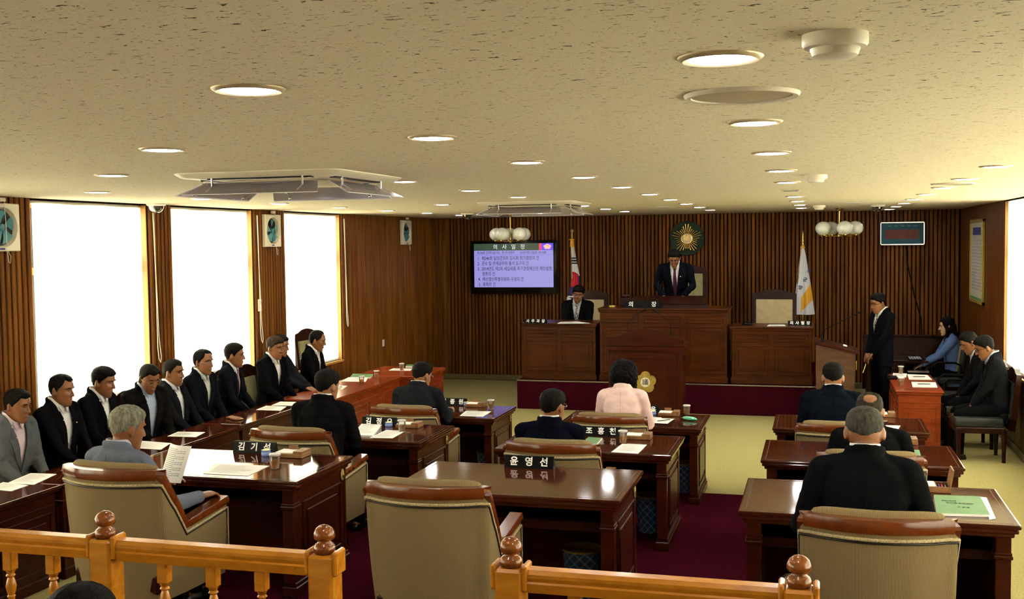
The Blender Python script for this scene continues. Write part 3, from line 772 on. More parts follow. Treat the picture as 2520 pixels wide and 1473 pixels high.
# ---------------------------------------------------------------- chairman's rostrum
def rostrum(x0, x1, z1, label, dep=.75):
    t = thing('rostrum_desk', label, 'rostrum', ((x0 + x1) / 2, 16.07 + dep / 2, DZ + .006), 0, "sections of the chairman's rostrum"); w = (x1 - x0) / 2 - .003; d = dep / 2; h = z1 - DZ - .006
    mb = MB(); mb.box((0, 0, h - .014), (2 * w, 2 * d, .028), .008, seg=2); mb.box((0, 0, h - .044), (2 * w - .02, 2 * d - .02, .032), .008); mb.ob('desktop', 'rostrum', t)
    mb = MB(); i = .03; mb.bx(-w + i, w - i, -d + i, d - i, 0, h - .06); mb.bx(-w + .012, w - .012, -d + .012, d - .012, 0, .085, .006)
    n = 2 if w < .7 else 3; L = 2 * w - 2 * i
    for q in range(n):
        x = -w + i + L * (q + .5) / n
        panel(mb, (x, -d + i, h - .165), (1, 0, 0), (0, 0, 1), (0, -1, 0), L / n - .09, .10, .012, .010, .04)
        panel(mb, (x, -d + i, (h - .26 + .12) / 2), (1, 0, 0), (0, 0, 1), (0, -1, 0), L / n - .09, h - .26 - .16, .014, .010, .05)
    mb.ob('cabinet_body', 'rostrum', t); return t
rostrum(-4.383, -3.19, 1.312, 'left lower section of the rostrum where the seated clerk reads')
rostrum(-3.185, -1.238, 1.543, 'tall middle section of the rostrum where the chairman stands')
rostrum(-1.232, -.045, 1.284, 'right lower section of the rostrum with an empty chair behind it')
# reading stand on the middle section
t = thing('reading_stand', 'dark sloping reading stand on top of the tall rostrum before the chairman', 'reading stand', (-2.16, 16.42, 1.543))
mb = MB(); a = MB(); mb.add([(-.62, -.17, 0), (.62, -.17, 0), (.58, .2, 0), (-.58, .2, 0), (-.60, -.16, .05), (.56, -.16, .05), (.50, .2, .13), (-.54, .2, .13)], [(3, 2, 1, 0), (4, 5, 6, 7), (0, 1, 5, 4), (1, 2, 6, 5), (2, 3, 7, 6), (3, 0, 4, 7)])
mb.ob('stand_body', 'dkwood', t)
mb = MB(); mb.add([(-.60, -.20, .058), (.60, -.20, .058), (.52, .22, .145), (-.56, .22, .145), (-.60, -.20, .072), (.60, -.20, .072), (.52, .22, .16), (-.56, .22, .16)], [(3, 2, 1, 0), (4, 5, 6, 7), (0, 1, 5, 4), (1, 2, 6, 5), (2, 3, 7, 6), (3, 0, 4, 7)])
mb.ob('book_board', 'dkwood', t)
def gooseneck(base, pts, lab):
    t = thing('gooseneck_microphone', lab, 'microphone', base, 0, None)
    mb = MB(); mb.lathe([(.030, 0), (.030, .012), (.012, .02), (.010, .10), (.006, .115)], n=16); mb.ob('socket', 'black', t, True)
    mb = MB(); mb.tube([(0, 0, .09)] + pts, .0045, 8); mb.ob('stem', 'black', t, True)
    a, b = Vector(pts[-2]), Vector(pts[-1]); d = (b - a).normalized(); mb = MB(); mb.tube([b - d * .01, b + d * .055], .011, 10, round_caps=True); mb.ob('head', 'black', t, True)
for sg in (-1, 1):
    gooseneck((-2.36 + sg * .075, 16.17, 1.543), [(0, 0, .2), (0, .01, .29), (-sg * .0, .05, .34)], '%s thin black microphone standing in front of the chairman' % ('left' if sg < 0 else 'right'))

# carved high-back chairs
def carved(label, loc, rz, w, hb, up, wood='dkwood', hs=.46, group=None, arms=False):
    t = thing('carved_chair', label, 'chair', loc, rz, group); a = w / 2
    mb = MB()    # frame with crest
    top = [(-a, hb - .10), (-a * .97, hb - .055), (-a * .72, hb - .045), (-a * .45, hb - .015), (-a * .2, hb), (0, hb + .004), (a * .2, hb), (a * .45, hb - .015), (a * .72, hb - .045), (a * .97, hb - .055), (a, hb - .10)]
    outer = [(a, hs - .08), (-a, hs - .08)] ; ins = .06
    mt = frame((0, -.24, 0), (1, 0, 0), (0, -.10, 1))
    sx = lambda p: p
    crest = top + [(a, hb - .155), (-a, hb - .155)]
    mb.poly(crest[::-1], mt @ Matrix.Translation((0, 0, -.0)), .055)
    for sg in (-1, 1): mb.poly([(sg * a, hs - .1), (sg * (a - ins), hs - .1), (sg * (a - ins), hb - .15), (sg * a, hb - .15)][::(1 if sg < 0 else -1)], mt, .055)
    mb.poly([(-a, hs - .1), (a, hs - .1), (a, hs + .02), (-a, hs + .02)], mt, .055)
    mb.ball(mt @ Vector((0, hb - .03, .06)), (.07, .02, .035), 12, 8)
    for sg in (-1, 1): mb.tube([mt @ Vector((sg * .04, hb - .035, .055)), mt @ Vector((sg * a * .5, hb - .055, .058)), mt @ Vector((sg * a * .85, hb - .09, .055))], .012, 8)
    mb.ob('back_frame', wood, t, True, 35)
    mb = MB(); h0 = hs + .01; mb.box(mt @ Vector((0, (h0 + hb - .155) / 2, .028)), (w - 2 * ins + .01, .075, hb - .155 - h0), .018, (mt.to_3x3() @ Matrix.Rotation(R(-90), 3, 'X')), 2); mb.ob('back_upholstery', up, t, True, 50)
    mb = MB()
    zz = np.linspace(h0 + .02, hb - .17, 26)
    for z in zz:
        for sg in (-1, 1):
            for side in (-.014, .068): mb.ball(mt @ Vector((sg * (a - ins - .002), z, side)), .006, 6, 4)
    mb.ob('nail_heads', 'nail', t)
    mb = MB(); mb.box((0, .04, hs - .02), (w - .04, .52, .11), .035, seg=2); mb.ob('seat', up, t, True, 50)
    mb = MB(); mb.box((0, .03, hs - .11), (w - .03, .52, .07), .01); mb.ob('seat_rail', wood, t)
    for sx_ in (-1, 1):
        for y in (-.22, .26):
            mb = MB(); mb.tube([(sx_ * (a - .035), y, hs - .1), (sx_ * (a - .03), y, .02), (sx_ * (a - .03), y, 0)], [(.03, .03), (.02, .02), (.024, .024)], 10); mb.ob('leg', wood, t, True)
        if arms:
            mb = MB(); mb.tube([(sx_ * (a - .02), -.22, hs + .26), (sx_ * (a + .01), 0, hs + .24), (sx_ * (a + .01), .22, hs + .22)], [(.03, .022)] * 3, 10, side=(1, 0, 0), round_caps=True)
            mb.tube([(sx_ * a, .18, hs + .22), (sx_ * (a - .02), .2, hs - .04)], .02, 8); mb.ob('armrest', wood, t, True)
    return t
carved("high carved chair with pale green back behind the standing chairman", (-2.10, 17.65, DZ), R(180), .70, 1.72, 'olive', hs=.55, arms=False)
carved('carved chair with cream back behind the clerk seated at the rostrum', (-3.60, 17.45, DZ), R(180), .50, 1.30, 'tan_up', hs=.5)
carved('empty carved chair with tan back behind the right section of the rostrum', (-.66, 17.45, DZ), R(180), .69, 1.31, 'tan_up', hs=.5)
carved('tall carved chair with olive back at the far end of the left row', (-6.42, 13.63, 0), R(-96), .60, 1.40, 'olive')
LYS = []   # chairs of the officials along the windows are placed with the people

# ---------------------------------------------------------------- speaker's lectern with council flower
t = thing('lectern', 'broad mahogany lectern with scalloped top and a golden flower crest in front of the dais', 'lectern', (-2.26, 14.95, 0))
w = .515
mb = MB(); mb.bx(-w + .03, w - .03, -.22, .28, .10, 1.03); mb.bx(-w, w, -.25, .31, 0, .10, .008)
mb.bx(-w + .0, w - .0, -.245, .28, 1.03, 1.045, .005)
panel(mb, (0, -.22, .55), (1, 0, 0), (0, 0, 1), (0, -1, 0), .72, .78, .016, .012, .06)
for sg in (-1, 1):
    mb.bx(sg * (w - .045) - .035, sg * (w - .045) + .035, -.235, -.2, .10, 1.03, .004)
    panel(mb, (sg * (w - .03), .03, .55), (0, sg, 0), (0, 0, 1), (sg, 0, 0), .36, .78, .014, .010, .05)
    mb.lathe([(.024, 0), (.024, .006), (.016, .012), (.002, .012)], n=16, mtx=Matrix.Translation((sg * (w - .045), -.235, .97)) @ Matrix.Rotation(R(90), 4, 'X'))
mb.ob('cabinet_body', 'wood', t)
mb = MB(); mb.bx(-w, w, -.25, .30, 1.045, 1.115, .008); mb.bx(-w - .012, w + .012, -.262, .30, 1.112, 1.128, .005); mb.ob('top_moulding', 'wood', t)
mb = MB(); pr = [(-w, 1.12)]
for i in range(33):
    x = -w + 2 * w * i / 32; q = abs(x) / w
    z = 1.235 if q > .86 else 1.235 + .118 * (0.5 + .5 * math.cos(math.pi * max(0, (q - .06)) / .80)) ** .9
    if q < .03: z -= .012
    pr.append((x, z))
pr.append((w, 1.12)); mb.poly(pr, FACE_CAM((0, -.215, 0)), .03); mb.ob('scalloped_board', 'wood', t)
mb = MB(); mb.add([(-w, -.2, 1.128), (w, -.2, 1.128), (w, .30, 1.128), (-w, .30, 1.128), (-w + .02, -.2, 1.21), (w - .02, -.2, 1.21), (w - .02, .30, 1.14), (-w + .02, .30, 1.14)], [(3, 2, 1, 0), (4, 5, 6, 7), (0, 1, 5, 4), (1, 2, 6, 5), (2, 3, 7, 6), (3, 0, 4, 7)]); mb.ob('book_board', 'wood', t)
def flower(R0, th, o, parent, nm, mtname, rings=1.0, petals=5):
    pts = []
    for i in range(200):
        a = 2 * math.pi * i / 200 + math.pi / 2; q = abs(math.cos(petals / 2 * (a - math.pi / 2)))
        r_ = R0 * (.74 + .26 * q ** .7) * (1 + .02 * math.cos(30 * a)); pts.append((r_ * math.cos(a), r_ * math.sin(a)))
    mb = MB(); mb.poly(pts, FACE_CAM(o), th); inner = [(x * .93, y * .93) for x, y in pts]; mb.poly(inner, FACE_CAM((o[0], o[1] - th, o[2])), th * .35)
    for k in range(petals):
        for e in (-.2, 0, .2):
            a = math.pi / 2 + k * 2 * math.pi / petals + e; mb.tube([FACE_CAM((o[0], o[1] - th * 1.3, o[2])) @ Vector((R0 * .42 * math.cos(a), R0 * .42 * math.sin(a), 0)), FACE_CAM((o[0], o[1] - th * 1.3, o[2])) @ Vector((R0 * .85 * math.cos(a), R0 * .85 * math.sin(a), 0))], R0 * .02, 5)
    return mb.ob(nm, mtname, parent)
cx_ = .005
fl = flower(.150, .014, (cx_, -.232, .62), t, 'council_flower_crest', 'dullgold')
mb = MB(); mb.lathe([(.066, 0), (.066, .004), (.062, .008), (.002, .008)], n=32, mtx=FACE_CAM((cx_, -.250, .62))); mb.ob('crest_disc', 'ivory', fl, True)
text_mb('議', .090, FACE_CAM((cx_, -.2595, .62)), .001, bold=.0006).ob('crest_character', 'ink', fl)
for sg, xx in ((-1, .325), (1, .34)):
    gooseneck((-2.26 + sg * .30, 15.12, 1.175), [(0, 0, .18), (0, -.01, .22), (-sg * .12, -.01, .33), (-sg * .20, -.01, .385)], '%s long black microphone arching over the lectern' % ('left' if sg < 0 else 'right'))

# side lectern at the right, seen from its side
t = thing('lectern', 'tall brown lectern seen side-on beside the standing man', 'lectern', (.22, 15.35, 0))
M['sidewood'] = mat('side_lectern_wood', (0.060, 0.024, 0.009), 0.35, (0.095, 0.040, 0.015), (4, 4, 14), coat=.2)
mb = MB(); x0, x1 = -.23, .25
mb.add([(x0, -.3, 0), (x1, -.3, 0), (x1, .3, 0), (x0, .3, 0), (x0 - .01, -.3, 1.135), (x1 + .02, -.3, 1.02), (x1 + .02, .3, 1.02), (x0 - .01, .3, 1.135)], [(3, 2, 1, 0), (4, 5, 6, 7), (0, 1, 5, 4), (1, 2, 6, 5), (2, 3, 7, 6), (3, 0, 4, 7)])
mb.bx(x0 - .012, x1 + .012, -.312, .312, 0, .08, .006); mb.bx(.05, .066, -.303, -.298, .08, 1.04); mb.ob('cabinet_body', 'sidewood', t)
mb = MB(); mb.add([(x0 - .03, -.33, 1.15), (x1 + .07, -.33, 1.005), (x1 + .07, .33, 1.005), (x0 - .03, .33, 1.15), (x0 - .03, -.33, 1.185), (x1 + .07, -.33, 1.04), (x1 + .07, .33, 1.04), (x0 - .03, .33, 1.185)], [(3, 2, 1, 0), (4, 5, 6, 7), (0, 1, 5, 4), (1, 2, 6, 5), (2, 3, 7, 6), (3, 0, 4, 7)]); mb.ob('book_board', 'wood', t)
mb = MB(); mb.box((x1 + .03, -.26, .86), (.012, .02, .12), .003); mb.ob('handle', 'dullgold', t)
gooseneck((.06, 15.2, 1.155), [(0, 0, .12), (.05, 0, .18), (.25, 0, .28), (.44, 0, .38)], 'thin microphone bending from the side lectern towards the standing man')
tag((lambda mb: (mb.box((.36, 15.25, 1.108), (.05, .16, .012), .003, Matrix.Rotation(R(14), 4, 'Y')), mb.ob('note_card', 'paper'))[1])(MB()), 'small white card lying on the side lectern', 'card')

# recorder's desk in the back corner
t = thing('recorder_desk', 'low dark desk in the back corner where the woman in blue types', 'desk', (1.30, 17.35, 0))
mb = MB(); mb.bx(-.62, .30, -.35, .35, .70, .735, .006); mb.ob('desktop', 'dkwood', t)
mb = MB(); mb.bx(-.58, -.06, -.32, .33, 0, .70); panel(mb, (-.32, -.32, .38), (1, 0, 0), (0, 0, 1), (0, -1, 0), .40, .45); mb.bx(.25, .28, -.3, .33, 0, .70); mb.ob('cabinet_body', 'dkwood', t)
for i, zz in enumerate((.42, .55)):
    mb = MB(); mb.bx(-.03, .24, -.28, .3, zz, zz + .015); mb.ob('shelf', 'dkwood', t)
mb = MB(); mb.bx(-.62, 1.0, .36, .39, .2, 1.02, .006); mb.bx(-.62, 1.0, .33, .42, 1.02, 1.05, .006); mb.bx(.17, .20, .345, .36, .2, 1.02); mb.ob('privacy_panel', 'dkwood', t)
t = thing('stenotype', 'small silver and black recording machine on the back corner desk', 'machine', (.86, 17.2, .735))
mb = MB(); mb.box((0, 0, .025), (.30, .20, .05), .012); mb.ob('body', 'steel', t)
mb = MB(); mb.box((-.13, -.02, .06), (.05, .14, .05), .012); mb.ob('knob_block', 'black', t)
mb = MB(); mb.box((.03, -.0, .062), (.18, .13, .02), .006); mb.ob('lid', 'black', t)
t = thing('keyboard', 'dark keyboard under the hands of the typing woman', 'keyboard', (1.40, 17.15, .735)); mb = MB(); mb.box((0, 0, .01), (.20, .36, .02), .005); mb.ob('body', 'black', t)
mb = MB(); [mb.box((-.07 + .035 * i, -.15 + .0273 * j, .023), (.028, .021, .008), .002) for i in range(5) for j in range(12)]; mb.ob('keys', 'inkgrey', t)
for i in range(2):
    mb = MB(); mb.box((0, 0, .012), (.30, .22, .024), .004)
    o = mb.ob('binder', 'steel'); o.location = (1.40 + .03 * i, 17.0, .435 + .13 * i); tag(o, '%s grey binder on the shelf under the recorder desk' % ('lower' if i == 0 else 'upper'), 'binder')

# ---------------------------------------------------------------- television
t = thing('television', 'large black flat television showing the agenda on the back wall', 'television', (0, 0, 0))
TLx, TLz, TRx, BLz = -6.14, 2.575, -4.515, 1.605
cxs, czs, ws, hs_ = (TLx + TRx) / 2, (TLz + BLz) / 2, TRx - TLx, TLz - BLz; ty = 19.10
t.location = (cxs, ty, czs)
mb = MB(); mb.box((0, .02, 0), (ws, .06, hs_), .012, seg=2); mb.ob('casing', 'screen_frame', t, True, 40)
mb = MB(); mb.box((0, .09, 0), (.5, .10, .4), .01); mb.ob('wall_mount', 'black', t)
sw, sh, so = 1.495, .795, .035
x0, x1, z0, z1 = -sw / 2 + .0, sw / 2, so - sh / 2, so + sh / 2; yf = -.0115
mb = MB(); mb.bx(x0, x1, yf, yf + .005, z0, z1); scr = mb.ob('screen', 'scr', t)
def sb(a, b, c, d, mt, nm, dy=.001):
    mb = MB(); mb.bx(a, b, yf - dy, yf, c, d); mb.ob(nm, mt, scr)
hb = z1 - .125; sb(x0, x1 - .265, hb, z1, 'scrgreen', 'title_bar'); sb(x1 - .265, x1 - .215, hb, z1, 'scrred', 'red_band'); sb(x1 - .215, x1, hb, z1, 'scrblue', 'crest_field')
sb(x0, x1, hb - .083, hb - .079, 'scrblue', 'rule')
T = lambda s_, x, z, sz, mt, al='LEFT', sx=1.0, dy=.002, b=0, sp=1.0: text_mb(s_, sz, FACE_CAM((x, yf - dy, z)), .0003, al, sx, sp, b).ob('screen_text', mt, scr)
T('의   사   일   정', -.08, hb + .06, .098, 'scrwhite', 'CENTER', 1.0)
T('제 246회 군의회 (임시회)   제 1차 본회의', x0 + .06, hb - .042, .054, 'scrdark', sx=.78, b=.0004)
T('2014년 9월 12일(금) 10시 00분', x1 - .62, hb - .042, .054, 'scrdark', sx=.72, b=.0004)
lines = [('1.  제246회 담양군의회 임시회 회기결정의 건', .0), ('2.  군수 및 관계공무원 출석 요구의 건', .0), ('3.  2014년도 제2회 세입세출 추가경정예산안 제안설명', 0), ('     청취의 건', .0), ('4.  예산결산특별위원회 구성의 건', .012), ('5.  휴회의 건', .016)]
for i, (s_, dx) in enumerate(lines):
    T(s_, x0 + .065 + dx, hb - .145 - i * .0955, .082, 'scrdark', sx=.765, b=.0006)
mb = MB()
for k in range(5):
    a = math.pi / 2 + k * 2 * math.pi / 5; mb.ball((x1 - .107 + .038 * math.cos(a), yf - .002, z1 - .062 + .026 * math.sin(a)), (.036, .001, .026), 16, 6)
mb.ob('crest_petals', 'scrpink', scr); mb = MB(); mb.ball((x1 - .107, yf - .004, z1 - .062), (.026, .001, .020), 16, 6); mb.ob('crest_heart', 'gold', scr)

# ---------------------------------------------------------------- council emblem on the wall
t = thing('council_emblem', 'golden starburst council emblem on a dark green disc, high on the back wall', 'emblem', (-2.195, 19.16, 2.577))
mb = MB(); mb.lathe([(.002, 0), (.295, 0), (.30, .006), (.295, .022), (.002, .024)], n=64, mtx=FACE_CAM((0, .02, 0))); mb.ob('backing_disc', 'green_board', t, True)
mb = MB(); F0 = FACE_CAM((0, -.006, 0))
for k in range(30):
    a = math.pi / 2 + 2 * math.pi * (k + .5) / 30; q = ((k + .5) % 6) / 6; e = abs(q - .0) if q < .5 else 1 - q
    L_ = .262 - .105 * (2 * e) ** 1.0; r0 = .092
    d = Vector((math.cos(a), math.sin(a), 0)); p0, p1 = F0 @ (d * r0), F0 @ (d * L_)
    mb.tube([p0, p0.lerp(p1, .8), p1], [.006, .0085, .0125], 8, round_caps=True)
mb.ob('rays', 'gold', t, True, 50)
mb = MB(); mb.lathe([(.086, 0), (.100, .004), (.104, .014), (.098, .022), (.084, .020)], n=48, cap=False, mtx=FACE_CAM((0, 0, 0))); mb.ob('gold_ring', 'gold', t, True)
mb = MB(); mb.lathe([(.002, .0), (.088, .0), (.086, .014), (.002, .016)], n=40, mtx=FACE_CAM((0, 0, 0))); c_ = mb.ob('centre_disc', 'white', t, True)
text_mb('議', .130, FACE_CAM((0, -.0185, 0)), .002, bold=.001).ob('emblem_character', 'gold', c_)

# framed picture and framed text
t = thing('framed_picture', 'silver-framed blue picture with a maroon panel on the back wall, top right', 'picture', (1.357, 19.19, 2.612))
w, h = .70, .385; mb = MB()
for a, b, c, d in ((-w / 2, w / 2, h / 2 - .02, h / 2), (-w / 2, w / 2, -h / 2, -h / 2 + .02), (-w / 2, -w / 2 + .02, -h / 2, h / 2), (w / 2 - .02, w / 2, -h / 2, h / 2)): mb.bx(a, b, -.02, .03, c, d, .004)
mb.ob('frame', 'chrome', t)
mb = MB(); mb.bx(-w / 2 + .01, w / 2 - .01, -.008, .03, -h / 2 + .01, h / 2 - .01); p_ = mb.ob('picture_field', 'picblue', t)
mb = MB(); mb.bx(-.27, .255, -.011, -.008, -.09, .065); mb.ob('maroon_panel', 'picred', p_)
for i in range(5):
    mb = MB(); mb.box((-.2 + .1 * i, -.009, .125), (.06, .002, .012)); mb.ob('caption_stroke', 'picred' if False else 'teal', p_)
t = thing('framed_text', 'tall narrow framed white text with a blue heading on the right wall', 'framed text', (XR - .03, 17.12, 2.19))
w, h = 1.30, 1.22
mb = MB()
for a, b, c, d in ((-w / 2, w / 2, h / 2 - .05, h / 2), (-w / 2, w / 2, -h / 2, -h / 2 + .05), (-w / 2, -w / 2 + .05, -h / 2, h / 2), (w / 2 - .05, w / 2, -h / 2, h / 2)): mb.bx(-.022, .02, a, b, c, d, .006)
mb.ob('frame', 'dullgold', t)
M['oldpaper'] = mat('ivory_print_paper', (0.55, 0.53, 0.44), .4, coat=.3)
mb = MB(); mb.bx(-.005, .02, -w / 2 + .03, w / 2 - .03, -h / 2 + .03, h / 2 - .03); p_ = mb.ob('sheet', 'oldpaper', t)
mb = MB(); mb.bx(-.008, -.005, -.40, .40, .38, .49); mb.ob('heading', 'flagblue', p_)
mb = MB()
random.seed(4)
for i in range(16):
    z = .30 - i * .047; y = .5
    while y > -.5:
        l = random.uniform(.03, .12); mb.bx(-.007, -.005, y - l, y, z - .008, z + .008); y -= l + .02
mb.ob('text_lines', 'inkgrey', p_)
mb = MB(); mb.bx(-.008, -.005, -w / 2 + .05, w / 2 - .05, -h / 2 + .05, -h / 2 + .085); mb.ob('green_foot', 'greencover', p_)

# ---------------------------------------------------------------- flags
def flag(loc, top, label, kind):
    t = thing('flag_on_pole', label, 'flag', loc); H = top - loc[2]
    mb = MB(); mb.lathe([(.15, 0), (.15, .02), (.05, .05), (.02, .08)], n=24); mb.ob('stand_base', 'gold', t, True)
    mb = MB(); mb.tube([(0, 0, .05), (0, 0, H - .05)], .013, 10); mb.ob('pole', 'white' if kind == 'k' else 'gold', t, True)
    mb = MB()
    if kind == 'k': mb.ball((0, 0, H - .02), .032, 14, 8); mb.tube([(0, 0, H - .16), (0, 0, H - .05)], .016, 8)
    else: mb.lathe([(.002, H), (.012, H - .07), (.005, H - .10), (.012, H - .13), (.016, H - .18), (.012, H - .2)], n=12)
    mb.ob('finial', 'dullgold' if kind == 'k' else 'gold', t, True)
    zt = H - (.25 if kind == 'k' else .27); zb = H - (1.52 if kind == 'k' else 1.37); n, mz = 60, 40
    def P(i, j, off=0):
        u = i / n; v = j / mz; z = zt + (zb - zt) * v
        w0, w1 = ((.035, .215) if kind == 'k' else (.03, .33)); w = w0 + (w1 - w0) * v ** .8
        if kind == 'k' and v > .72: w = w1 * (1 - (v - .72) * .9)
        th = math.pi * 2 * u
        fold = 1 + .20 * math.sin(5 * th + 1.1) + .10 * math.sin(9 * th)
        lean = (.16 * v - .20 * max(0, v - .45) * 2) if kind == 'k' else (.02 * v)
        x = lean * .9 + w / 2 * math.cos(th) * (1 + .08 * math.sin(5 * th)); y = -.005 + .30 * w * math.sin(th) * fold
        nx, ny = math.cos(th), math.sin(th)
        return (x + nx * off, y + ny * off * .8, z)
    mb = MB(); g = [[P(i, j) for j in range(mz + 1)] for i in range(n)]; g.append(g[0]); mb.grid([r_ for r_ in g[::-1]])
    cl = mb.ob('flag_cloth', 'flagwhite', t, True, 179)
    def patch(test, mt, nm, off=.003, zones=None):
        mb = MB(); fs = []
        N, MZ = n * 4, mz * 4
        for i in range(N):
            for j in range(MZ):
                p = P((i + .5) / 4, (j + .5) / 4)
                if p[1] < .02 and test(p[0], p[2] - H): fs.append((i, j))
        idx = {}
        vs, ff = [], []
        for i, j in fs:
            q = []
            for a, b in ((i, j), (i + 1, j), (i + 1, j + 1), (i, j + 1)):
                if (a, b) not in idx: idx[(a, b)] = len(vs); vs.append(P(a / 4, b / 4, off))
                q.append(idx[(a, b)])
            ff.append(q[::-1])
        if ff: mb.add(vs, ff); mb.ob(nm, mt, cl, True, 179)
    if kind == 'k':
        cz = -.99; cx0 = .02
        patch(lambda x, z: (x - cx0) ** 2 + ((z + .86) / 1.15) ** 2 < .115 ** 2 and x < cx0 + .09 and z > -.99, 'flagred', 'red_half')
        patch(lambda x, z: z > -1.20 and z < -.80 and not ((x - cx0) ** 2 + ((z + .86) / 1.15) ** 2 < .115 ** 2 and x < cx0 + .09 and z > -.99) and (x - .05) ** 2 + ((z + .98) / 1.1) ** 2 < .20 ** 2, 'flagblue', 'blue_half')
        patch(lambda x, z: any(abs(z + q) < .013 for q in (.49, .535, .58)) and -.05 < x < .12, 'ink', 'trigram')
        patch(lambda x, z: any(abs(z + q) < .03 and abs(x - c) < .02 for q in (1.33, 1.41) for c in (-.12, -.06)), 'ink', 'trigram')
        mb = MB(); mb.tube([(0, -.03, H - .16), (.0, -.035, H - .20), (0, -.035, H - .30)], [.012, .028, .036], 10); mb.tube([(-.045, -.03, H - .165), (0, -.045, H - .175), (.045, -.03, H - .165)], .010, 8); mb.tube([(.03, -.03, H - .17), (.05, -.05, H - .35), (.055, -.05, H - .46)], .005, 6); mb.ob('tassel', 'fringe', t, True)
    else:
        patch(lambda x, z: (x + .11) ** 2 / .045 ** 2 + (z + .72) ** 2 / .16 ** 2 < 1 and not ((x + .11) ** 2 + (z + .70) ** 2 < .042 ** 2), 'dullgold', 'gold_crest')
        patch(lambda x, z: z < -1.02 + (x - .14) * 1.5 + .18 and z > -1.42 + (x - .14) * 1.1 + .28 and x > -.03, 'fringe', 'gold_fringe')
        mb = MB()
        for s_, x, z, q in (('의', .105, -.66, .8), ('군', .035, -.80, .8), ('양', -.04, -.93, .8)):
            tm = text_mb(s_, .075, frame((x, -.082, H + z), (1, 0, -.25), (.1, 0, 1)), .003, bold=.002); mb.add(tm.v, tm.f)
        mb.ob('lettering', 'inknavy', cl)
        mb = MB(); mb.tube([(-.01, -.01, H - .27), (-.03, -.02, H - .25), (-.035, -.02, H - .38)], .008, 8); mb.lathe([(.012, H - .22), (.03, H - .26), (.035, H - .285)], n=12); mb.ob('tassel', 'fringe', t, True)
flag((-4.10, 18.5, DZ), 2.75, 'national flag of Korea hanging folded on its pole beside the television', 'k')
flag((-.229, 18.5, DZ), 2.675, 'white council flag with gold fringe hanging folded beside the empty chair', 'c')

# ---------------------------------------------------------------- hanging globe lights
def chandelier(loc, label, angs, hang=.40, drop=.115):
    t = thing('chandelier', label, 'chandelier', loc, 0, 'hanging globe lights by the back wall')
    mb = MB(); mb.lathe([(.06, .001), (.055, -.012), (.02, -.03), (.012, -.04)], n=20); mb.ob('ceiling_rose', 'gold', t, True)
    mb = MB(); mb.tube([(0, 0, -.02), (0, 0, -hang + .02)], .009, 8); mb.ball((0, 0, -hang), (.035, .035, .03), 12, 8); mb.ob('stem', 'gold', t, True)
    for a in angs:
        a = R(a); d = Vector((math.cos(a), math.sin(a), 0)); mb = MB()
        mb.tube([(0, 0, -hang), d * .12 + Vector((0, 0, -hang - .005)), d * .235 + Vector((0, 0, -hang + .0))], .008, 8)
        mb.lathe([(.02, -.01), (.055, .012), (.058, .03), (.05, .02)], c=tuple(d * .235 + Vector((0, 0, -hang))), n=18); mb.ob('arm', 'gold', t, True)
        mb = MB(); mb.ball(tuple(d * .235 + Vector((0, 0, -hang + .118))), (.118, .118, .108), 24, 16); mb.ob('globe_shade', 'globe', t, True)
chandelier((-4.86, 17.25, ZC), 'brass light with five frosted globes hanging in front of the television', (180, 108, 36, -36, -108), hang=.44)
chandelier((.32, 17.3, ZC), 'brass light with frosted globes hanging near the blue picture', (182, -72, 8, 120), hang=.42)

# ---------------------------------------------------------------- balustrade in the foreground
YR, ZG = 3.6, .33
def newel(x, label, zt=1.535):
    t = thing('newel_post', label, 'railing post', (x, YR, ZG), 0, 'turned posts of the oak balustrade'); h = zt - ZG
    mb = MB(); mb.box((0, 0, (h - .105) / 2), (.098, .098, h - .105), .010)
    mb.ob('shaft', 'oak', t)
    mb = MB(); b = h - .105
    mb.lathe([(.028, b), (.036, b + .003), (.0400, b + .012), (.0400, b + .024), (.034, b + .034), (.026, b + .040), (.0235, b + .046), (.0255, b + .050), (.036, b + .053), (.0395, b + .062), (.0385, b + .076), (.032, b + .090), (.020, b + .100), (.006, b + .105), (.001, b + .1052)], n=32); mb.ob('finial', 'oakball', t, True, 179)
    for sg in (-1, 1):
        mb = MB(); mb.box((sg * .055, 0, 1.40 - ZG), (.02, .086, .09), .006); mb.ob('rail_collar', 'oak', t)
NX = [(-2.667, 'leftmost oak newel post with a ball finial in front of the grey-suited man'), (-1.736, 'oak newel post with ball finial at the left side of the gate gap'), (-1.026, 'oak newel post with ball finial in front of the empty chair'), (-.055, 'rightmost oak newel post, only its ball finial showing at the bottom edge')]
for x, l in NX: newel(x, l)
def handrail(x0, x1, label, bal):
    t = thing('handrail', label, 'handrail', ((x0 + x1) / 2, YR, ZG), 0, 'oak handrails of the balustrade'); L = (x1 - x0) / 2; z = 1.395 - ZG
    sec = [(-.036, -.012), (-.030, -.045), (.030, -.045), (.036, -.012), (.030, -.006), (.034, .008), (.034, .020), (.024, .034), (-.024, .034), (-.034, .020), (-.034, .008), (-.030, -.006)]
    mb = MB(); mb.sweep([(-L, 0, z), (L, 0, z)], sec); mb.ob('rail', 'oak', t)
    mb = MB(); mb.box((0, 0, .08), (2 * L, .06, .05), .006); mb.ob('bottom_rail', 'oak', t)
    for x in bal:
        mb = MB(); mb.box((0, 0, z - .085), (.044, .044, .08), .004); zz = z - .125
        mb.lathe([(.021, zz), (.014, zz - .014), (.019, zz - .022), (.012, zz - .030), (.017, zz - .045), (.021, zz - .065), (.017, zz - .09), (.012, zz - .10), (.016, zz - .106), (.013, zz - .115), (.017, zz - .20), (.023, zz - .36), (.024, zz - .5), (.015, zz - .62), (.02, zz - .66), (.02, .19)], n=16)
        mb.box((0, 0, .15), (.044, .044, .10), .004)
        b = mb.ob('baluster', 'oak', t, True, 35); b.location.x = x - (x0 + x1) / 2
    return t
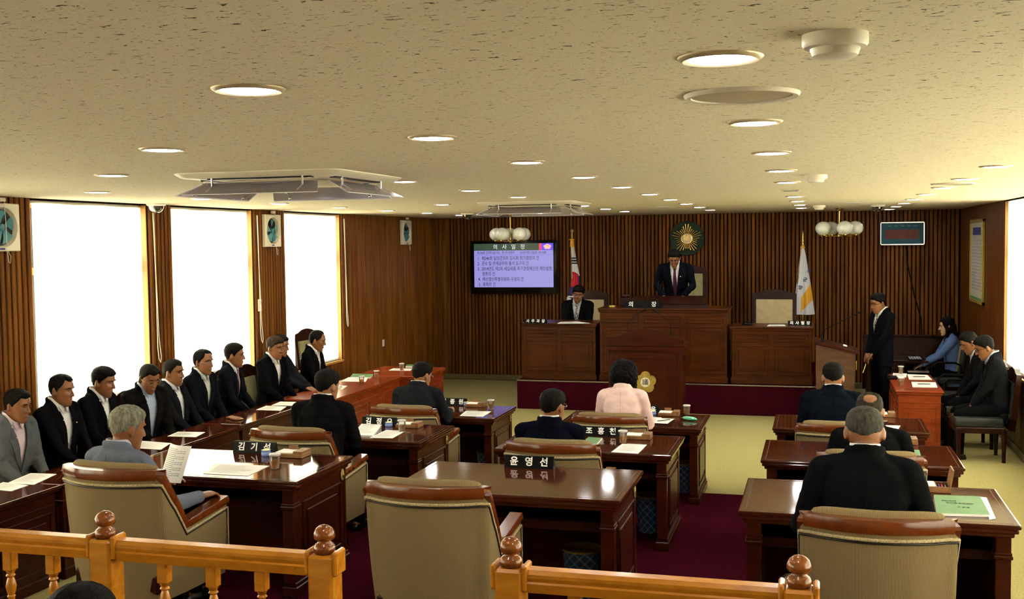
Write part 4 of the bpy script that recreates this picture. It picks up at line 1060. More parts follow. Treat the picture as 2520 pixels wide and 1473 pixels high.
handrail(-3.60, -2.727, 'oak handrail with balusters running off the left edge of the picture', [pt(26, 1400, 'y', YR).x, pt(131, 1400, 'y', YR).x, -3.42])
handrail(-2.607, -1.797, 'oak handrail with three balusters in front of the near left armchair', [pt(405, 1420, 'y', YR).x, pt(525, 1440, 'y', YR).x, pt(645, 1450, 'y', YR).x])
handrail(-.965, -.115, 'oak handrail crossing the bottom edge right of the gate gap', [-.8, -.6, -.4, -.25])
# ---------------------------------------------------------------- people
def vox(mb, size, smooth=4, fac=0.5):
    me = bpy.data.meshes.new('tmp'); me.from_pydata(mb.v, [], mb.f); me.update()
    o = bpy.data.objects.new('tmp', me); COL.objects.link(o)
    a = o.modifiers.new('r', 'REMESH'); a.mode = 'VOXEL'; a.voxel_size = size; a.adaptivity = 0
    if smooth: b = o.modifiers.new('s', 'SMOOTH'); b.iterations = smooth; b.factor = fac
    dg = bpy.context.evaluated_depsgraph_get(); dg.update(); r = bpy.data.meshes.new_from_object(o.evaluated_get(dg))
    bpy.data.objects.remove(o); bpy.data.meshes.remove(me)
    n = len(r.vertices); co = np.empty(n * 3); r.vertices.foreach_get('co', co); co = co.reshape(-1, 3)
    no = np.empty(n * 3); r.vertices.foreach_get('normal', no); no = no.reshape(-1, 3)
    fs = [tuple(p.vertices) for p in r.polygons]; bpy.data.meshes.remove(r); return co, no, fs

HZ = [-.116, -.108, -.096, -.080, -.055, -.030, 0, .022, .045, .070, .092, .108, .118, .1225]
HW = [.012, .026, .038, .049, .059, .066, .0725, .0750, .0765, .0745, .066, .051, .030, .010]
HF = [.070, .082, .088, .089, .088, .088, .087, .084, .089, .086, .074, .055, .030, .008]
HB = [.050, .030, .005, -.022, -.055, -.078, -.091, -.097, -.100, -.098, -.086, -.066, -.040, -.014]
def head_pt(z, a, off=0.0):
    """surface of the head, a=0 front (+y), positive to +x"""
    w = np.interp(z, HZ, HW); f = np.interp(z, HZ, HF); b = np.interp(z, HZ, HB)
    c = (f + b) / 2; h = (f - b) / 2; ca, sa = math.cos(a), math.sin(a)
    e = .92
    x = w * (abs(sa) ** e) * (1 if sa > 0 else -1); y = c + h * (abs(ca) ** e) * (1 if ca > 0 else -1)
    if off:
        n = Vector((x / .076 ** 2, (y - c) / .095 ** 2, max(0, z) / .115 ** 2)).normalized(); return Vector((x, y, z)) + n * off
    return Vector((x, y, z))

def head_mb(mb, mt, female=False):
    n = 40; rs = []
    for z in [-.115, -.110, -.103, -.094, -.082, -.068, -.054, -.042, -.030, -.018, -.006, .006, .016, .024, .034, .045, .058, .072, .086, .098, .108, .115, .120, .1222]:
        r = []
        for j in range(n):
            a = 2 * math.pi * j / n; p = head_pt(z, a)
            for sx in (-1, 1):       # eye sockets and cheeks
                d2 = ((p.x - sx * .031) / .019) ** 2 + ((z - .020) / .013) ** 2
                if p.y > 0: p.y -= .0095 * math.exp(-d2)
                d3 = ((p.x - sx * .040) / .020) ** 2 + ((z + .012) / .020) ** 2
                if p.y > 0: p.y += .005 * math.exp(-d3)
            if p.y > 0: p.y -= .004 * math.exp(-((z + .074) / .008) ** 2 - (p.x / .03) ** 2)
            r.append(mt @ p)
        rs.append(r)
    mb.rings(rs)
    V = lambda x, y, z: mt @ Vector((x, y, z))
    mb.tube([V(0, .080, .036), V(0, .092, .015), V(0, .104, -.008), V(0, .106, -.018)], [.008, .008, .010, .011], 10, round_caps=True)
    for sx in (-1, 1):
        mb.ball(V(sx * .011, .094, -.019), (.009, .010, .007), 10, 6)
        mb.tube([V(sx * .012, .088, .040), V(sx * .030, .087, .044), V(sx * .048, .074, .040)], [.005, .006, .004], 8, round_caps=True)
        rt = mt.to_3x3() @ Matrix.Rotation(sx * R(-30), 3, 'Z')
        mb.ball(V(sx * .0850, -.018, .003), (.0058, .017, .033), 14, 10, rt); mb.ball(V(sx * .0770, -.006, -.012), (.006, .008, .016), 10, 6, rt)
    mb.tube([V(-.022, .084, -.052), V(-.008, .092, -.049), V(.008, .092, -.049), V(.022, .084, -.052)], [.003, .0048, .0048, .003], 8, round_caps=True)
    mb.tube([V(-.019, .083, -.057), V(0, .090, -.061), V(.019, .083, -.057)], [.003, .006, .003], 8, round_caps=True)
    mb.ball(V(0, .078, -.095), (.020, .014, .013), 12, 8, mt.to_3x3())

def hair_mb(mt, style, seed):
    """shell that rises out of the scalp inside the hairline"""
    st = dict(front=.078, temple=.034, nape=-.062, t=.012, top=.009, side=.005, rec=0.0, noise=.003, bald=0.0, back=0)
    st.update(style); mb = MB(); n, m = 72, 44; rs = []
    for i in range(m):
        q = i / (m - 1); z = -.112 + .2342 * (q ** .9)
        r = []
        for j in range(n):
            a = 2 * math.pi * j / n; aa = abs((a + math.pi) % (2 * math.pi) - math.pi)
            d = math.degrees(aa)
            hl = np.interp(d, [0, 25, 42, 58, 74, 84, 96, 108, 125, 180], [st['front'], st['front'] + st['rec'] * .4, st['front'] - .006 + st['rec'], st['temple'] + .02 + st['rec'] * .5, st['temple'], .000, .030, .004, st['nape'] + .026, st['nape']]) + .006 * noise.noise(Vector((math.cos(a) * 5 + seed, math.sin(a) * 5, 1.7))) + .003 * noise.noise(Vector((math.cos(a) * 17, math.sin(a) * 17, seed)))
            if st['back']: hl = float(np.interp(d, [0, 35, 60, 80, 180], [.07, .06, -.04, -.10, st['nape']]))
            e = z - hl; k = max(0.0, min(1.0, e / (.020 if d < 100 else .034) + .15)); k = k * k * (3 - 2 * k)
            th = st['side'] + (st['t'] - st['side']) * max(0, min(1, (z + .01) / .10)) + st['top'] * max(0, (z - .08) / .04)
            if d > 100: th = th * (1 - .75 * max(0, min(1, (.0 - z) / .07)))if st['back'] == 0 else th + st['back'] * max(0, min(1, (.06 - z) / .05))
            if st['bald']:
                p0 = head_pt(z, a); dd = math.hypot(p0.x / .045, (z - .085) / .035)
                if p0.y < -.01 and dd < 1: k = min(k, max(0, (dd - .75) / .25) * (1 - st['bald']) + 0)
            nz = noise.noise(Vector((math.cos(a) * 9, math.sin(a) * 9, z * 60 + seed))) + .5 * noise.noise(Vector((math.cos(a) * 26 + seed, math.sin(a) * 26, z * 40)))
            off = -.007 * (1 - k) + k * (th + st['noise'] * nz)
            r.append(mt @ head_pt(z, a, off))
        rs.append(r)
    mb.rings(rs); return mb

SKIN = {}
def skin_mat(k):
    if k not in SKIN:
        c = {'tan': ((.185, .070, .025), (.245, .098, .038)), 'mid': ((.235, .098, .042), (.29, .13, .058)), 'pale': ((.46, .27, .15), (.52, .32, .18))}[k]
        Mx = mat('skin_' + k, c[0], 0.42, c[1], (26, 26, 26), bump=.15, bscale=(260, 260, 260), bdist=.0006)
        Mx.node_tree.nodes['Principled BSDF'].inputs['Subsurface Weight'].default_value = 0.0
        SKIN[k] = Mx
    return SKIN[k]
CL = {}
def cloth(col, rough=.95):
    k = tuple(col)
    if k not in CL:
        c = Vector(col) * (.36 if max(col) < .05 else .8); CL[k] = mat('cloth_%d' % len(CL), tuple(c), rough, tuple(c * 1.22), (7, 7, 7), bump=.35, bscale=(16, 16, 9), bdist=.010, spec=.03)
    return CL[k]
def hairm(col):
    k = ('h',) + tuple(col)
    if k not in CL:
        c = Vector(col); CL[k] = mat('hair_%d' % len(CL), tuple(c * .25), .6, tuple(c * .7), (60, 60, 16), bump=.9, bscale=(190, 190, 26), bdist=.004, spec=.06, lo=.35, hi=.65)
    return CL[k]
M['lip'] = mat('lip', (.30, .10, .07), .45)
M['eye'] = mat('eye_dark', (.012, .008, .006), .15)
M['trouser'] = cloth((.008, .009, .011))
M['shoe'] = mat('black_shoe', (.01, .01, .01), .25)

def ik(S_, W_, a, b, pole):
    d = W_ - S_; L = d.length
    if L > (a + b) * .985: W_ = S_ + d * ((a + b) * .985 / L); d = W_ - S_; L = d.length
    x = (a * a - b * b + L * L) / (2 * L); h = math.sqrt(max(0, a * a - x * x)); u = d / L
    p = Vector(pole); p = (p - u * p.dot(u)).normalized(); return S_ + u * x + p * h, W_

def person(label, top, yaw=0, zf=0.0, stand=False, lean=6, twist=0, side=0, hy=0, hp=6, hr=0, Rh=(.10, .30, .06), Lh=(-.10, .30, .06), suit=(.012, .014, .02), shirt=(.75, .75, .76), tie=None,
           hair=(.012, .010, .009), style={}, skin='mid', glasses=None, sc=1.07, female=False, rear=False, vopen=.17, group=None, curl=30, hpole=None, knees=True, pattern=None, wid=1.0, longhair=False, legs=None, headsc=1.0, tiecol2=None, pin=None):
    T = Matrix.Rotation(R(twist), 4, 'Z') @ Matrix.Rotation(R(side), 4, 'Y') @ Matrix.Rotation(R(-lean), 4, 'X')
    neck = T @ Vector((0, .0, .555))
    Hm = Matrix.Translation(neck) @ T.to_3x3().to_4x4() @ Matrix.Rotation(R(lean * .6), 4, 'X') @ Matrix.Rotation(R(hy), 4, 'Z') @ Matrix.Rotation(R(hr), 4, 'Y') @ Matrix.Rotation(R(-hp), 4, 'X') @ Matrix.Translation((0, .032, .106)) @ Matrix.Scale(headsc, 4)
    tl = Hm @ Vector((0, -.01, .135)); Rz = Matrix.Rotation(R(yaw), 4, 'Z')
    loc = Vector(top) - (Rz @ (tl * sc))
    pz = loc.z - zf; zfl = -pz / sc           # floor in body units
    root = thing('person', label, 'person', (loc.x, loc.y, zf), R(yaw), group)
    X = Matrix.Translation((0, 0, pz)) @ Matrix.Scale(sc, 4)
    Xn = np.array(X)
    def put(co, fs, name, mt, smooth=True, parent=root):
        co = np.asarray(co) * sc; co[:, 2] += pz
        me = bpy.data.meshes.new(name); me.from_pydata(co.tolist(), [], fs); me.materials.append(mt if not isinstance(mt, str) else M[mt]); me.update()
        if smooth: me.polygons.foreach_set('use_smooth', [True] * len(me.polygons))
        o = bpy.data.objects.new(name, me); COL.objects.link(o); o.parent = parent; return o
    # joints
    sw = .182 * wid * (.90 if female else 1)
    Sh = {s: T @ Vector((s * sw, -.002, .506)) for s in (-1, 1)}
    Hn = {1: Vector(Rh), -1: Vector(Lh)}; El = {}
    for s in (-1, 1):
        El[s], Hn[s] = ik(Sh[s], Hn[s], .285, .255, (s * .32, -.45, -.9) if hpole is None else (s * hpole[0], hpole[1], hpole[2]))
    hip = {s: Vector((s * .088, 0, -.01)) for s in (-1, 1)}
    if stand: kn = {s: Vector((s * .10, .03, zfl + .50)) for s in (-1, 1)}; an = {s: Vector((s * .11, -.01, zfl + .085)) for s in (-1, 1)}
    else:
        kz = min(.06, max(-.06, zfl + .49)); kn = {s: Vector((s * .115, .41, kz)) for s in (-1, 1)}; an = {s: Vector((s * .12, .43 if not legs else legs, zfl + .085)) for s in (-1, 1)}
    # ---- body (skin): one continuous surface
    b = MB(); head_mb(b, Hm, female)
    nk = .050 if female else .0565
    b.tube([T @ Vector((0, -.01, .49)), T @ Vector((0, -.002, .56)), Hm @ Vector((0, -.022, -.075)), Hm @ Vector((0, -.015, -.03))], [(nk + .012, nk + .006), (nk, nk), (nk * .96, nk), (nk * .90, nk)], 18, side=(1, 0, 0))
    f = .86 * wid * (.9 if female else 1)
    TR = [(-.10, .150, .095, 0), (0, .155, .100, 0), (.15, .138, .090, 0), (.30, .158, .098, .004), (.40, .168, .096, .002), (.48, .150, .080, -.004), (.525, .10, .060, -.006), (.555, .055, .045, -.006)]
    def torso(mb, grow, k=1.0, zs=None):
        rs = []
        for z, w, d, yc in TR:
            w = w * k + grow; d = d * (1 if k <= 1 else 1.04) + grow
            rs.append([T @ Vector((w * (abs(math.sin(2 * math.pi * j / 28)) ** .85) * (1 if math.sin(2 * math.pi * j / 28) > 0 else -1), yc + d * (abs(math.cos(2 * math.pi * j / 28)) ** .9) * (1 if math.cos(2 * math.pi * j / 28) > 0 else -1), z)) for j in range(28)])
        mb.rings(rs)
    torso(b, -.014, f / .86)
    for s in (-1, 1):
        b.tube([Sh[s], Sh[s].lerp(El[s], .5), El[s], El[s].lerp(Hn[s], .4), Hn[s]], [.040, .040, .034, .034, .026], 12, round_caps=True)
        d = (Hn[s] - El[s]).normalized(); dn = Vector((0, 0, -1)); sd = d.cross(dn)
        if sd.length < .2: dn = Vector((0, 1, 0)) if d.z < 0 else Vector((0, -1, 0)); sd = d.cross(dn)
        sd.normalize(); pn = sd.cross(d).normalized()
        if pn.dot(dn) < 0: pn = -pn
        th = -s     # thumb on the inner side
        inn = sd * (1 if sd.dot(Vector((-s, 0, 0))) > 0 else -1)
        b.tube([Hn[s] - d * .02, Hn[s] + d * .02, Hn[s] + d * .060, Hn[s] + d * .088], [(.027, .020), (.036, .017), (.041, .016), (.038, .013)], 14, side=inn, round_caps=True)
        base = Hn[s] + d * .082
        for q, (o_, l) in enumerate(((.030, .068), (.010, .076), (-.010, .071), (-.030, .055))):
            p = base + inn * o_; spread = inn * (o_ * .25); c1, c2, c3 = R(curl * .5), R(curl * 1.3), R(curl * 2.0)
            v = lambda c: (d * math.cos(c) + pn * math.sin(c)); p1 = p + (v(c1) + spread * 2) * l * .45; p2 = p1 + v(c2) * l * .32; p3 = p2 + v(c3) * l * .25
            b.tube([p - d * .01, p1, p2, p3], [.0092, .0086, .0080, .0068], 9, round_caps=True)
        p = Hn[s] + d * .028 + inn * .030; p1 = p + (d * .65 + inn * .65 + pn * .35).normalized() * .036; p2 = p1 + (d * .85 + inn * .25 + pn * .45).normalized() * .028
        b.tube([p - inn * .012, p, p1, p2], [.012, .012, .0098, .0085], 9, round_caps=True)
        b.tube([hip[s], kn[s], an[s].lerp(kn[s], .3), an[s]], [.070, .048, .046, .034], 12, round_caps=True)
        b.tube([an[s] + Vector((0, -.03, -.03)), an[s] + Vector((0, .14, -.05))], [(.03, .03), (.035, .02)], 10, side=(1, 0, 0), round_caps=True)
    co, no, fs = vox(b, .0058 if not rear else .0062, 3, .45)
    put(co, fs, 'body', skin_mat(skin))
    # ---- hair, brows, eyes
    hb = hair_mb(Hm, style, sum(map(ord, label)) % 97); put([tuple(v) for v in hb.v], hb.f, 'hair', hairm(hair))
    if longhair:
        mb = MB(); V = lambda x, y, z: Hm @ Vector((x, y, z)); lv = lambda x, y, z: T @ Vector((x, y, z))
        mb.tube([V(0, -.045, .06), V(0, -.07, .0), V(0, -.075, -.08), lv(0, -.10, .46), lv(0, -.115, .36), lv(0, -.11, .28)], [(.06, .05), (.088, .055), (.092, .05), (.095, .04), (.085, .03), (.05, .015)], 20, side=(1, 0, 0), round_caps=True)
        for sx in (-1, 1): mb.tube([V(sx * .055, .02, .06), V(sx * .078, .0, .0), V(sx * .078, .0, -.08), lv(sx * .075, .02, .46), lv(sx * .075, .06, .38)], [(.02, .03), (.018, .04), (.018, .042), (.02, .04), (.012, .02)], 12, side=(1, 0, 0), round_caps=True)
        co, no, fs = vox(mb, .010, 3); put(co, fs, 'long_hair', hairm(hair))
    if not rear:
        mb = MB()
        for sx in (-1, 1): mb.tube([Hm @ Vector((sx * .014, .0925, .0405)), Hm @ Vector((sx * .030, .0915, .0465)), Hm @ Vector((sx * .047, .0785, .0415))], [.0028, .0036, .0020], 6, side=(0, 0, 1))
        put([tuple(v) for v in mb.v], mb.f, 'eyebrows', hairm(hair))
        mb = MB()
        for sx in (-1, 1): mb.tube([Hm @ Vector((sx * .019, .0800, .0185)), Hm @ Vector((sx * .030, .0830, .0205)), Hm @ Vector((sx * .043, .0745, .0185))], [(.0008, .0015), (.0024, .0035), (.0008, .0015)], 8, side=(0, 0, 1))
        put([tuple(v) for v in mb.v], mb.f, 'eyes', 'eye')
        mb = MB(); mb.tube([Hm @ Vector((-.021, .0895, -.0548)), Hm @ Vector((0, .0945, -.0550)), Hm @ Vector((.021, .0895, -.0548))], [.0015, .0032, .0015], 6); put([tuple(v) for v in mb.v], mb.f, 'lips', 'lip')
    if glasses:
        mb = MB()
        for sx in (-1, 1):
            q = [Hm @ Vector((sx * .033 + .023 * math.cos(t_), .098 - abs(.023 * math.cos(t_) + sx * 0) * .10, .018 + .016 * math.sin(t_))) for t_ in np.linspace(0, 2 * math.pi, 17)]
            mb.tube(q, .0016, 5); mb.tube([Hm @ Vector((sx * .056, .094, .022)), Hm @ Vector((sx * .078, .06, .020)), Hm @ Vector((sx * .082, -.01, .016))], .0017, 5)
        mb.tube([Hm @ Vector((-.010, .099, .022)), Hm @ Vector((0, .102, .025)), Hm @ Vector((.010, .099, .022))], .0016, 5)
        put([tuple(v) for v in mb.v], mb.f, 'glasses', glasses)
    # ---- shirt
    Ti = T.inverted()
    mb = MB(); torso(mb, -.001, f / .86); mb.tube([T @ Vector((0, -.004, .50)), T @ Vector((0, -.001, .566))], [(nk - .002, nk - .004), (nk + .001, nk + .001)], 20, side=(1, 0, 0))
    for s in (-1, 1):
        mb.tube([El[s].lerp(Hn[s], .5), Hn[s] - (Hn[s] - El[s]).normalized() * -.004], [.038, .033], 14)
        if female and suit is None: pass
    co, no, fs = vox(mb, .011, 3); shm = cloth(shirt, .7)
    put(co, fs, 'shirt', shm)
    stree = BVHTree.FromPolygons([tuple(Ti @ Vector(c)) for c in co], fs)
    mb = MB(); n = 36; rr = []
    for lay, (dr, dz0) in enumerate(((.007, 0), (.011, 0))): pass
    ring_lo, ring_hi, ring_lo2, ring_hi2 = [], [], [], []
    for j in range(n + 1):
        a = math.pi * 2 * j / n; gap = .16
        a = gap + (2 * math.pi - 2 * gap) * j / n; ca = math.cos(a); fr = max(0, ca)
        drop = .066 * fr ** 1.3
        for rg, rr_, zz in ((ring_lo, .012, .560), (ring_hi, .007, .618)):
            rad = nk + rr_ + .006 * fr
            rg.append(T @ Vector((rad * math.sin(a), -.004 + rad * ca * 1.0, zz - drop - (.004 if rg is ring_hi else .0) * fr)))
    pts = [[lo, hi] for lo, hi in zip(ring_lo, ring_hi)]
    g1 = [[tuple(l), tuple(h)] for l, h in zip(ring_lo, ring_hi)]
    g2 = [[tuple(T @ ((Ti @ l) * 1.0 + Vector(((Ti @ l).x, (Ti @ l).y, 0)) * .07)), tuple(T @ ((Ti @ h) + Vector(((Ti @ h).x, (Ti @ h).y, 0)) * .05))] for l, h in zip(ring_lo, ring_hi)]
    mb.grid(g1); mb.grid([r[::-1] for r in g2]); mb.grid([[a_[1], b_[1]] for a_, b_ in zip(g1, g2)]); mb.grid([[b_[0], a_[0]] for a_, b_ in zip(g1, g2)])
    for s in (-1, 1):       # collar points
        L3 = [(s * .005, nk + .013, .530), (s * .050, nk - .008, .562), (s * .052, nk + .006, .534), (s * .030, nk + .024, .484)]
        q = [T @ Vector(p) for p in L3]; q2 = [T @ (Vector(p) + Vector((0, .005, 0))) for p in L3]
        mb.add(q + q2, [(0, 1, 2, 3), (7, 6, 5, 4), (0, 4, 5, 1), (1, 5, 6, 2), (2, 6, 7, 3), (3, 7, 4, 0)])
    if not (female and rear): put([tuple(v) for v in mb.v], mb.f, 'shirt_collar', shm, True)
    # ---- jacket
    if suit is not None:
        jm = cloth(suit); mb = MB(); gr = .014
        rs = []
        JR = [(-.15, .182, .128, 0), (-.06, .178, .124, 0), (.05, .168, .116, 0), (.15, .162, .110, 0), (.28, .174, .116, .003), (.38, .188, .118, .002), (.46, .184, .104, -.004), (.510, .160, .084, -.008), (.538, .114, .078, -.014), (.562, .082, .074, -.016)]
        for z, w, d, yc in JR:
            w *= wid * (.90 if female else 1)
            if female: w *= np.interp(z, [-.15, .1, .15, .3], [1.05, .95, .93, 1])
            if stand and z < 0: d *= .92
            rs.append([T @ Vector((w * (abs(math.sin(2 * math.pi * j / 32)) ** .82) * (1 if math.sin(2 * math.pi * j / 32) > 0 else -1), yc + d * (abs(math.cos(2 * math.pi * j / 32)) ** .88) * (1 if math.cos(2 * math.pi * j / 32) > 0 else -1), z)) for j in range(32)])
        mb.rings(rs)
        for s in (-1, 1):
            a, e, h = Sh[s], El[s], Hn[s]; sp = T @ Vector((s * (sw + .010), -.004, .497))
            mb.tube([T @ Vector((s * .05, -.012, .538)), T @ Vector((s * .11, -.010, .530)), T @ Vector((s * (sw + .006), -.006, .510))], [(.04, .032), (.046, .038), (.050, .046)], 14, round_caps=True)
            bend = (a - e).normalized(); fore = (h - e).normalized()
            mb.tube([sp, sp.lerp(e, .35), sp.lerp(e, .75), e + (bend + fore) * -.004, e.lerp(h, .25), e.lerp(h, .6), h - fore * .012], [(.058, .056), (.058, .056), (.052, .052), (.053, .051), (.050, .048), (.044, .042), (.038, .036)], 18, round_caps=True)
        # collar roll
        cp = []
        for j in range(15):
            a = R(-148 + 296 * j / 14); fr = max(0, -math.cos(a)); rad = nk + .020
            cp.append(T @ Vector((rad * math.sin(a), -.008 - rad * math.cos(a) * (.95), .596 - .105 * fr ** 1.2 - .010 * abs(math.sin(a)))))
        mb.tube(cp, [(.012, .026)] * 15, 10, side=(1, 0, 0), round_caps=True)
        co, no, fs = vox(mb, .0105 if not rear else .0095, 4, .5)
        sd_ = sum(map(ord, label)) % 50
        El_ = [El[-1], El[1]]
        for i in range(len(co)):
            v = Vector(co[i]); de = min((v - e_).length for e_ in El_)
            amp = .0030 + .0065 * math.exp(-(de / .10) ** 2)
            q = noise.noise(Vector((v.x * 13 + sd_, v.y * 13, v.z * 22))) + .5 * noise.noise(Vector((v.x * 30, v.y * 30 + sd_, v.z * 44)))
            co[i] += no[i] * q * amp
        TN = np.array(Ti); q = co @ TN[:3, :3].T + TN[:3, 3]
        jtree = BVHTree.FromPolygons(q.tolist(), fs)
        wv = np.interp(q[:, 2], [vopen, vopen + .02, .50, .60], [0, .010, .070 if not female else .055, .075])
        sm = MB(); pp = []
        for z in np.linspace(-.02, .535, 24):
            h = jtree.ray_cast(Vector((0, -.5, z)), Vector((0, 1, 0)))
            if h[0] is not None: pp.append(T @ (h[0] + Vector((0, -.0004, 0))))
        if rear and len(pp) > 4: sm.tube(pp, .0016, 5)
        cut = (q[:, 1] > .025) & (q[:, 1] < .19) & (np.abs(q[:, 0]) < wv) & (q[:, 2] > vopen) & (q[:, 2] < .62)
        near = np.hypot(q[:, 0], q[:, 1] + .01) < nk + .006; cut |= near & (q[:, 2] > .560) & (q[:, 1] > -.02)
        fs2 = [f_ for f_ in fs if not all(cut[i] for i in f_)]
        jk = put(co, fs2, 'jacket', jm)
        if rear and sm.v: put([tuple(v) for v in sm.v], sm.f, 'back_seam', cloth(tuple(c_ * .6 for c_ in suit)), True, jk)
        if not rear:
            mb = MB()
            for s in (-1, 1):
                for part in ('low', 'up'):
                    g = []
                    zs = np.linspace(vopen - .005, .438, 15) if part == 'low' else np.linspace(.446, .512, 5)
                    for z in zs:
                        wi = float(np.interp(z, [vopen, vopen + .02, .50], [0.0, .008, .066])); 
                        lw = float(np.interp(z, [vopen, vopen + .10, .40, .438], [.004, .040, .062, .066])) if part == 'low' else float(np.interp(z, [.446, .512], [.044, .018]))
                        row = []
                        for u in range(5):
                            x = s * (wi + lw * u / 4 - .004); h = jtree.ray_cast(Vector((x, .40, z)), Vector((0, -1, 0)))
                            y = h[0].y if h[0] is not None and h[0].y > -.0 else .10
                            row.append(Vector((x, y + .005 + .002 * math.sin(u / 4 * math.pi), z)))
                        g.append(row)
                    for i in range(len(g)):
                        if i and abs(g[i][0].y - g[i - 1][0].y) > .03:
                            for u in range(5): g[i][u].y = g[i - 1][u].y
                    top_ = [[tuple(T @ p) for p in r] for r in g]; bot = [[tuple(T @ (p - Vector((0, .006, 0)))) for p in r] for r in g]
                    mb.grid(top_ if s < 0 else [r[::-1] for r in top_]); mb.grid(bot if s > 0 else [r[::-1] for r in bot])
                    mb.grid([[a_[-1], b_[-1]] for a_, b_ in zip(top_, bot)]); mb.grid([[a_[0], b_[0]] for a_, b_ in zip(bot, top_)])
                    mb.grid([top_[0], bot[0]]); mb.grid([bot[-1], top_[-1]])
            put([tuple(v) for v in mb.v], mb.f, 'lapels', jm, True, jk)
            if pin:
                mb = MB(); h = jtree.ray_cast(Vector((-.085, .4, .40)), Vector((0, -1, 0))); y = h[0].y if h[0] else .1
                mb.ball(T @ Vector((-.085, y + .012, .40)), (.009, .005, .007), 10, 6); put([tuple(v) for v in mb.v], mb.f, 'lapel_badge', pin, True, jk)
    if tie is not None:
        mb = MB(); g = []
        for z in np.linspace(max(vopen - .02, .10), .495, 16):
            hw = float(np.interp(z, [.10, .16, .495], [.024, .036, .015])); h = stree.ray_cast(Vector((0, .4, z)), Vector((0, -1, 0))); y = h[0].y if h[0] else .09
            g.append([Vector((hw * u, y + .008 - .003 * abs(u), z)) for u in (-1, -.5, 0, .5, 1)])
        a_ = [[tuple(T @ p) for p in r] for r in g]; b_ = [[tuple(T @ (p - Vector((0, .006, 0)))) for p in r] for r in g]
        mb.grid([r[::-1] for r in a_]); mb.grid(b_); mb.grid([[p[-1], q_[-1]] for p, q_ in zip(a_, b_)]); mb.grid([[q_[0], p[0]] for p, q_ in zip(a_, b_)])
        mb.tube([T @ Vector((0, nk + .018, .520)), T @ Vector((0, nk + .022, .488))], [(.020, .012), (.013, .010)], 10, side=(1, 0, 0), round_caps=True)
        if tiecol2: tm = mat('patterned_tie', tie, .6, tiecol2, (60, 60, 60), lo=.47, hi=.53, detail=1)
        else: tm = cloth(tie, .6)
        put([tuple(v) for v in mb.v], mb.f, 'tie', tm)
    # ---- trousers and shoes
    mb = MB()
    rs = [[Vector((w * math.sin(2 * math.pi * j / 20), d * math.cos(2 * math.pi * j / 20), z)) for j in range(20)] for z, w, d in ((.06, .150, .100), (0, .158, .112), (-.08, .160, .112), (-.11, .12, .09))]
    mb.rings(rs)
    for s in (-1, 1):
        if stand: mb.tube([hip[s] + Vector((0, 0, .02)), hip[s].lerp(kn[s], .5), kn[s], kn[s].lerp(an[s], .6), an[s] + Vector((0, .0, -.03))], [.088, .082, .064, .058, .058], 16)
        else:
            mb.tube([hip[s] + Vector((0, -.04, .0)), hip[s].lerp(kn[s], .4), hip[s].lerp(kn[s], .8), kn[s] + Vector((0, .01, -.01))], [.090, .086, .070, .064], 16, round_caps=True)
            mb.tube([kn[s], kn[s].lerp(an[s], .5), an[s] + Vector((0, 0, -.03))], [.062, .055, .054], 16)
    co, no, fs = vox(mb, .014, 3); put(co, fs, 'trousers', M['trouser'])
    for s in (-1, 1):
        mb = MB(); c = an[s]; g = []
        zz = zfl
        mb.rings([[(c.x + .045 * k * math.cos(t_) * (1 + .1 * math.sin(t_)), c.y + .045 + .125 * k * math.sin(t_), zz + h) for t_ in np.linspace(0, 2 * math.pi, 25)[:-1]] for h, k in ((.0, 1), (.02, 1.02), (.045, .93), (.062, .70))])
        put([tuple(v) for v in mb.v], mb.f, 'shoe', 'shoe')
    return root
BLK = (.010, .010, .012); NAVY = (.008, .011, .022); CHAR = (.022, .023, .027); GREY = (.105, .110, .130); WHT = (.78, .78, .80)
K = dict
# officials along the left windows, facing right
def off(px, py, x): return pt(px, py, 'x', x)
g_ = None
person('man in a light grey suit with pinkish open collar at the left picture edge', off(45, 958, -6.24), -93, hy=8, hp=8, suit=(.10, .11, .12), shirt=(.70, .58, .66), skin='tan', style=K(rec=.01), side=0)
person('man in black suit with gold lapel badge, second from the left edge', off(152, 922, -6.24), -90, hy=4, hp=6, suit=BLK, skin='tan', style=K(rec=.022, front=.085), pin='gold', lean=2, vopen=.10)
person('man in black suit with full black hair in front of the first bright window', off(258, 904, -6.24), -88, hy=5, hp=10, suit=BLK, skin='tan', style=K(t=.016), vopen=.24)
person('bespectacled man in black suit and pale blue shirt looking down', off(372, 900, -6.15), -108, hy=-8, hp=22, suit=(.014, .013, .014), shirt=(.42, .50, .66), skin='tan', glasses='dullgold', style=K(rec=.012), lean=4, vopen=.06)
person('man leaning back in dark suit and white open shirt against the first pier', off(426, 885, -6.36), -88, hy=2, hp=6, suit=(.018, .020, .026), skin='tan', style=K(rec=.02), lean=-4, vopen=.06)
person('balding man with thin glasses in black suit before the second window', off(500, 860, -6.30), -92, hy=-4, hp=2, suit=(.012, .014, .020), shirt=(.62, .66, .62), skin='tan', glasses='steel', style=K(front=.098, rec=.012, t=.010, side=.012), vopen=.20)
person('man with a mauve tie in dark navy suit before the second window', off(576, 845, -6.30), -80, hy=14, hp=2, suit=(.012, .014, .022), tie=(.27, .13, .17), skin='tan', style=K(t=.015), vopen=.02)
person('brown-haired man in black suit looking aside at the end of the dark tables', off(678, 828, -6.20), -98, hy=-2, hp=6, suit=BLK, skin='tan', hair=(.07, .04, .022), style=K(t=.016, front=.072), vopen=.22)
person('man in dark grey jacket half hidden behind the brown-haired man', off(692, 824, -6.42), -92, hy=4, hp=10, suit=(.026, .028, .034), shirt=(.55, .60, .66), skin='tan', lean=2, vopen=.05, Rh=(.03, .42, .18), Lh=(-.05, .42, .18))
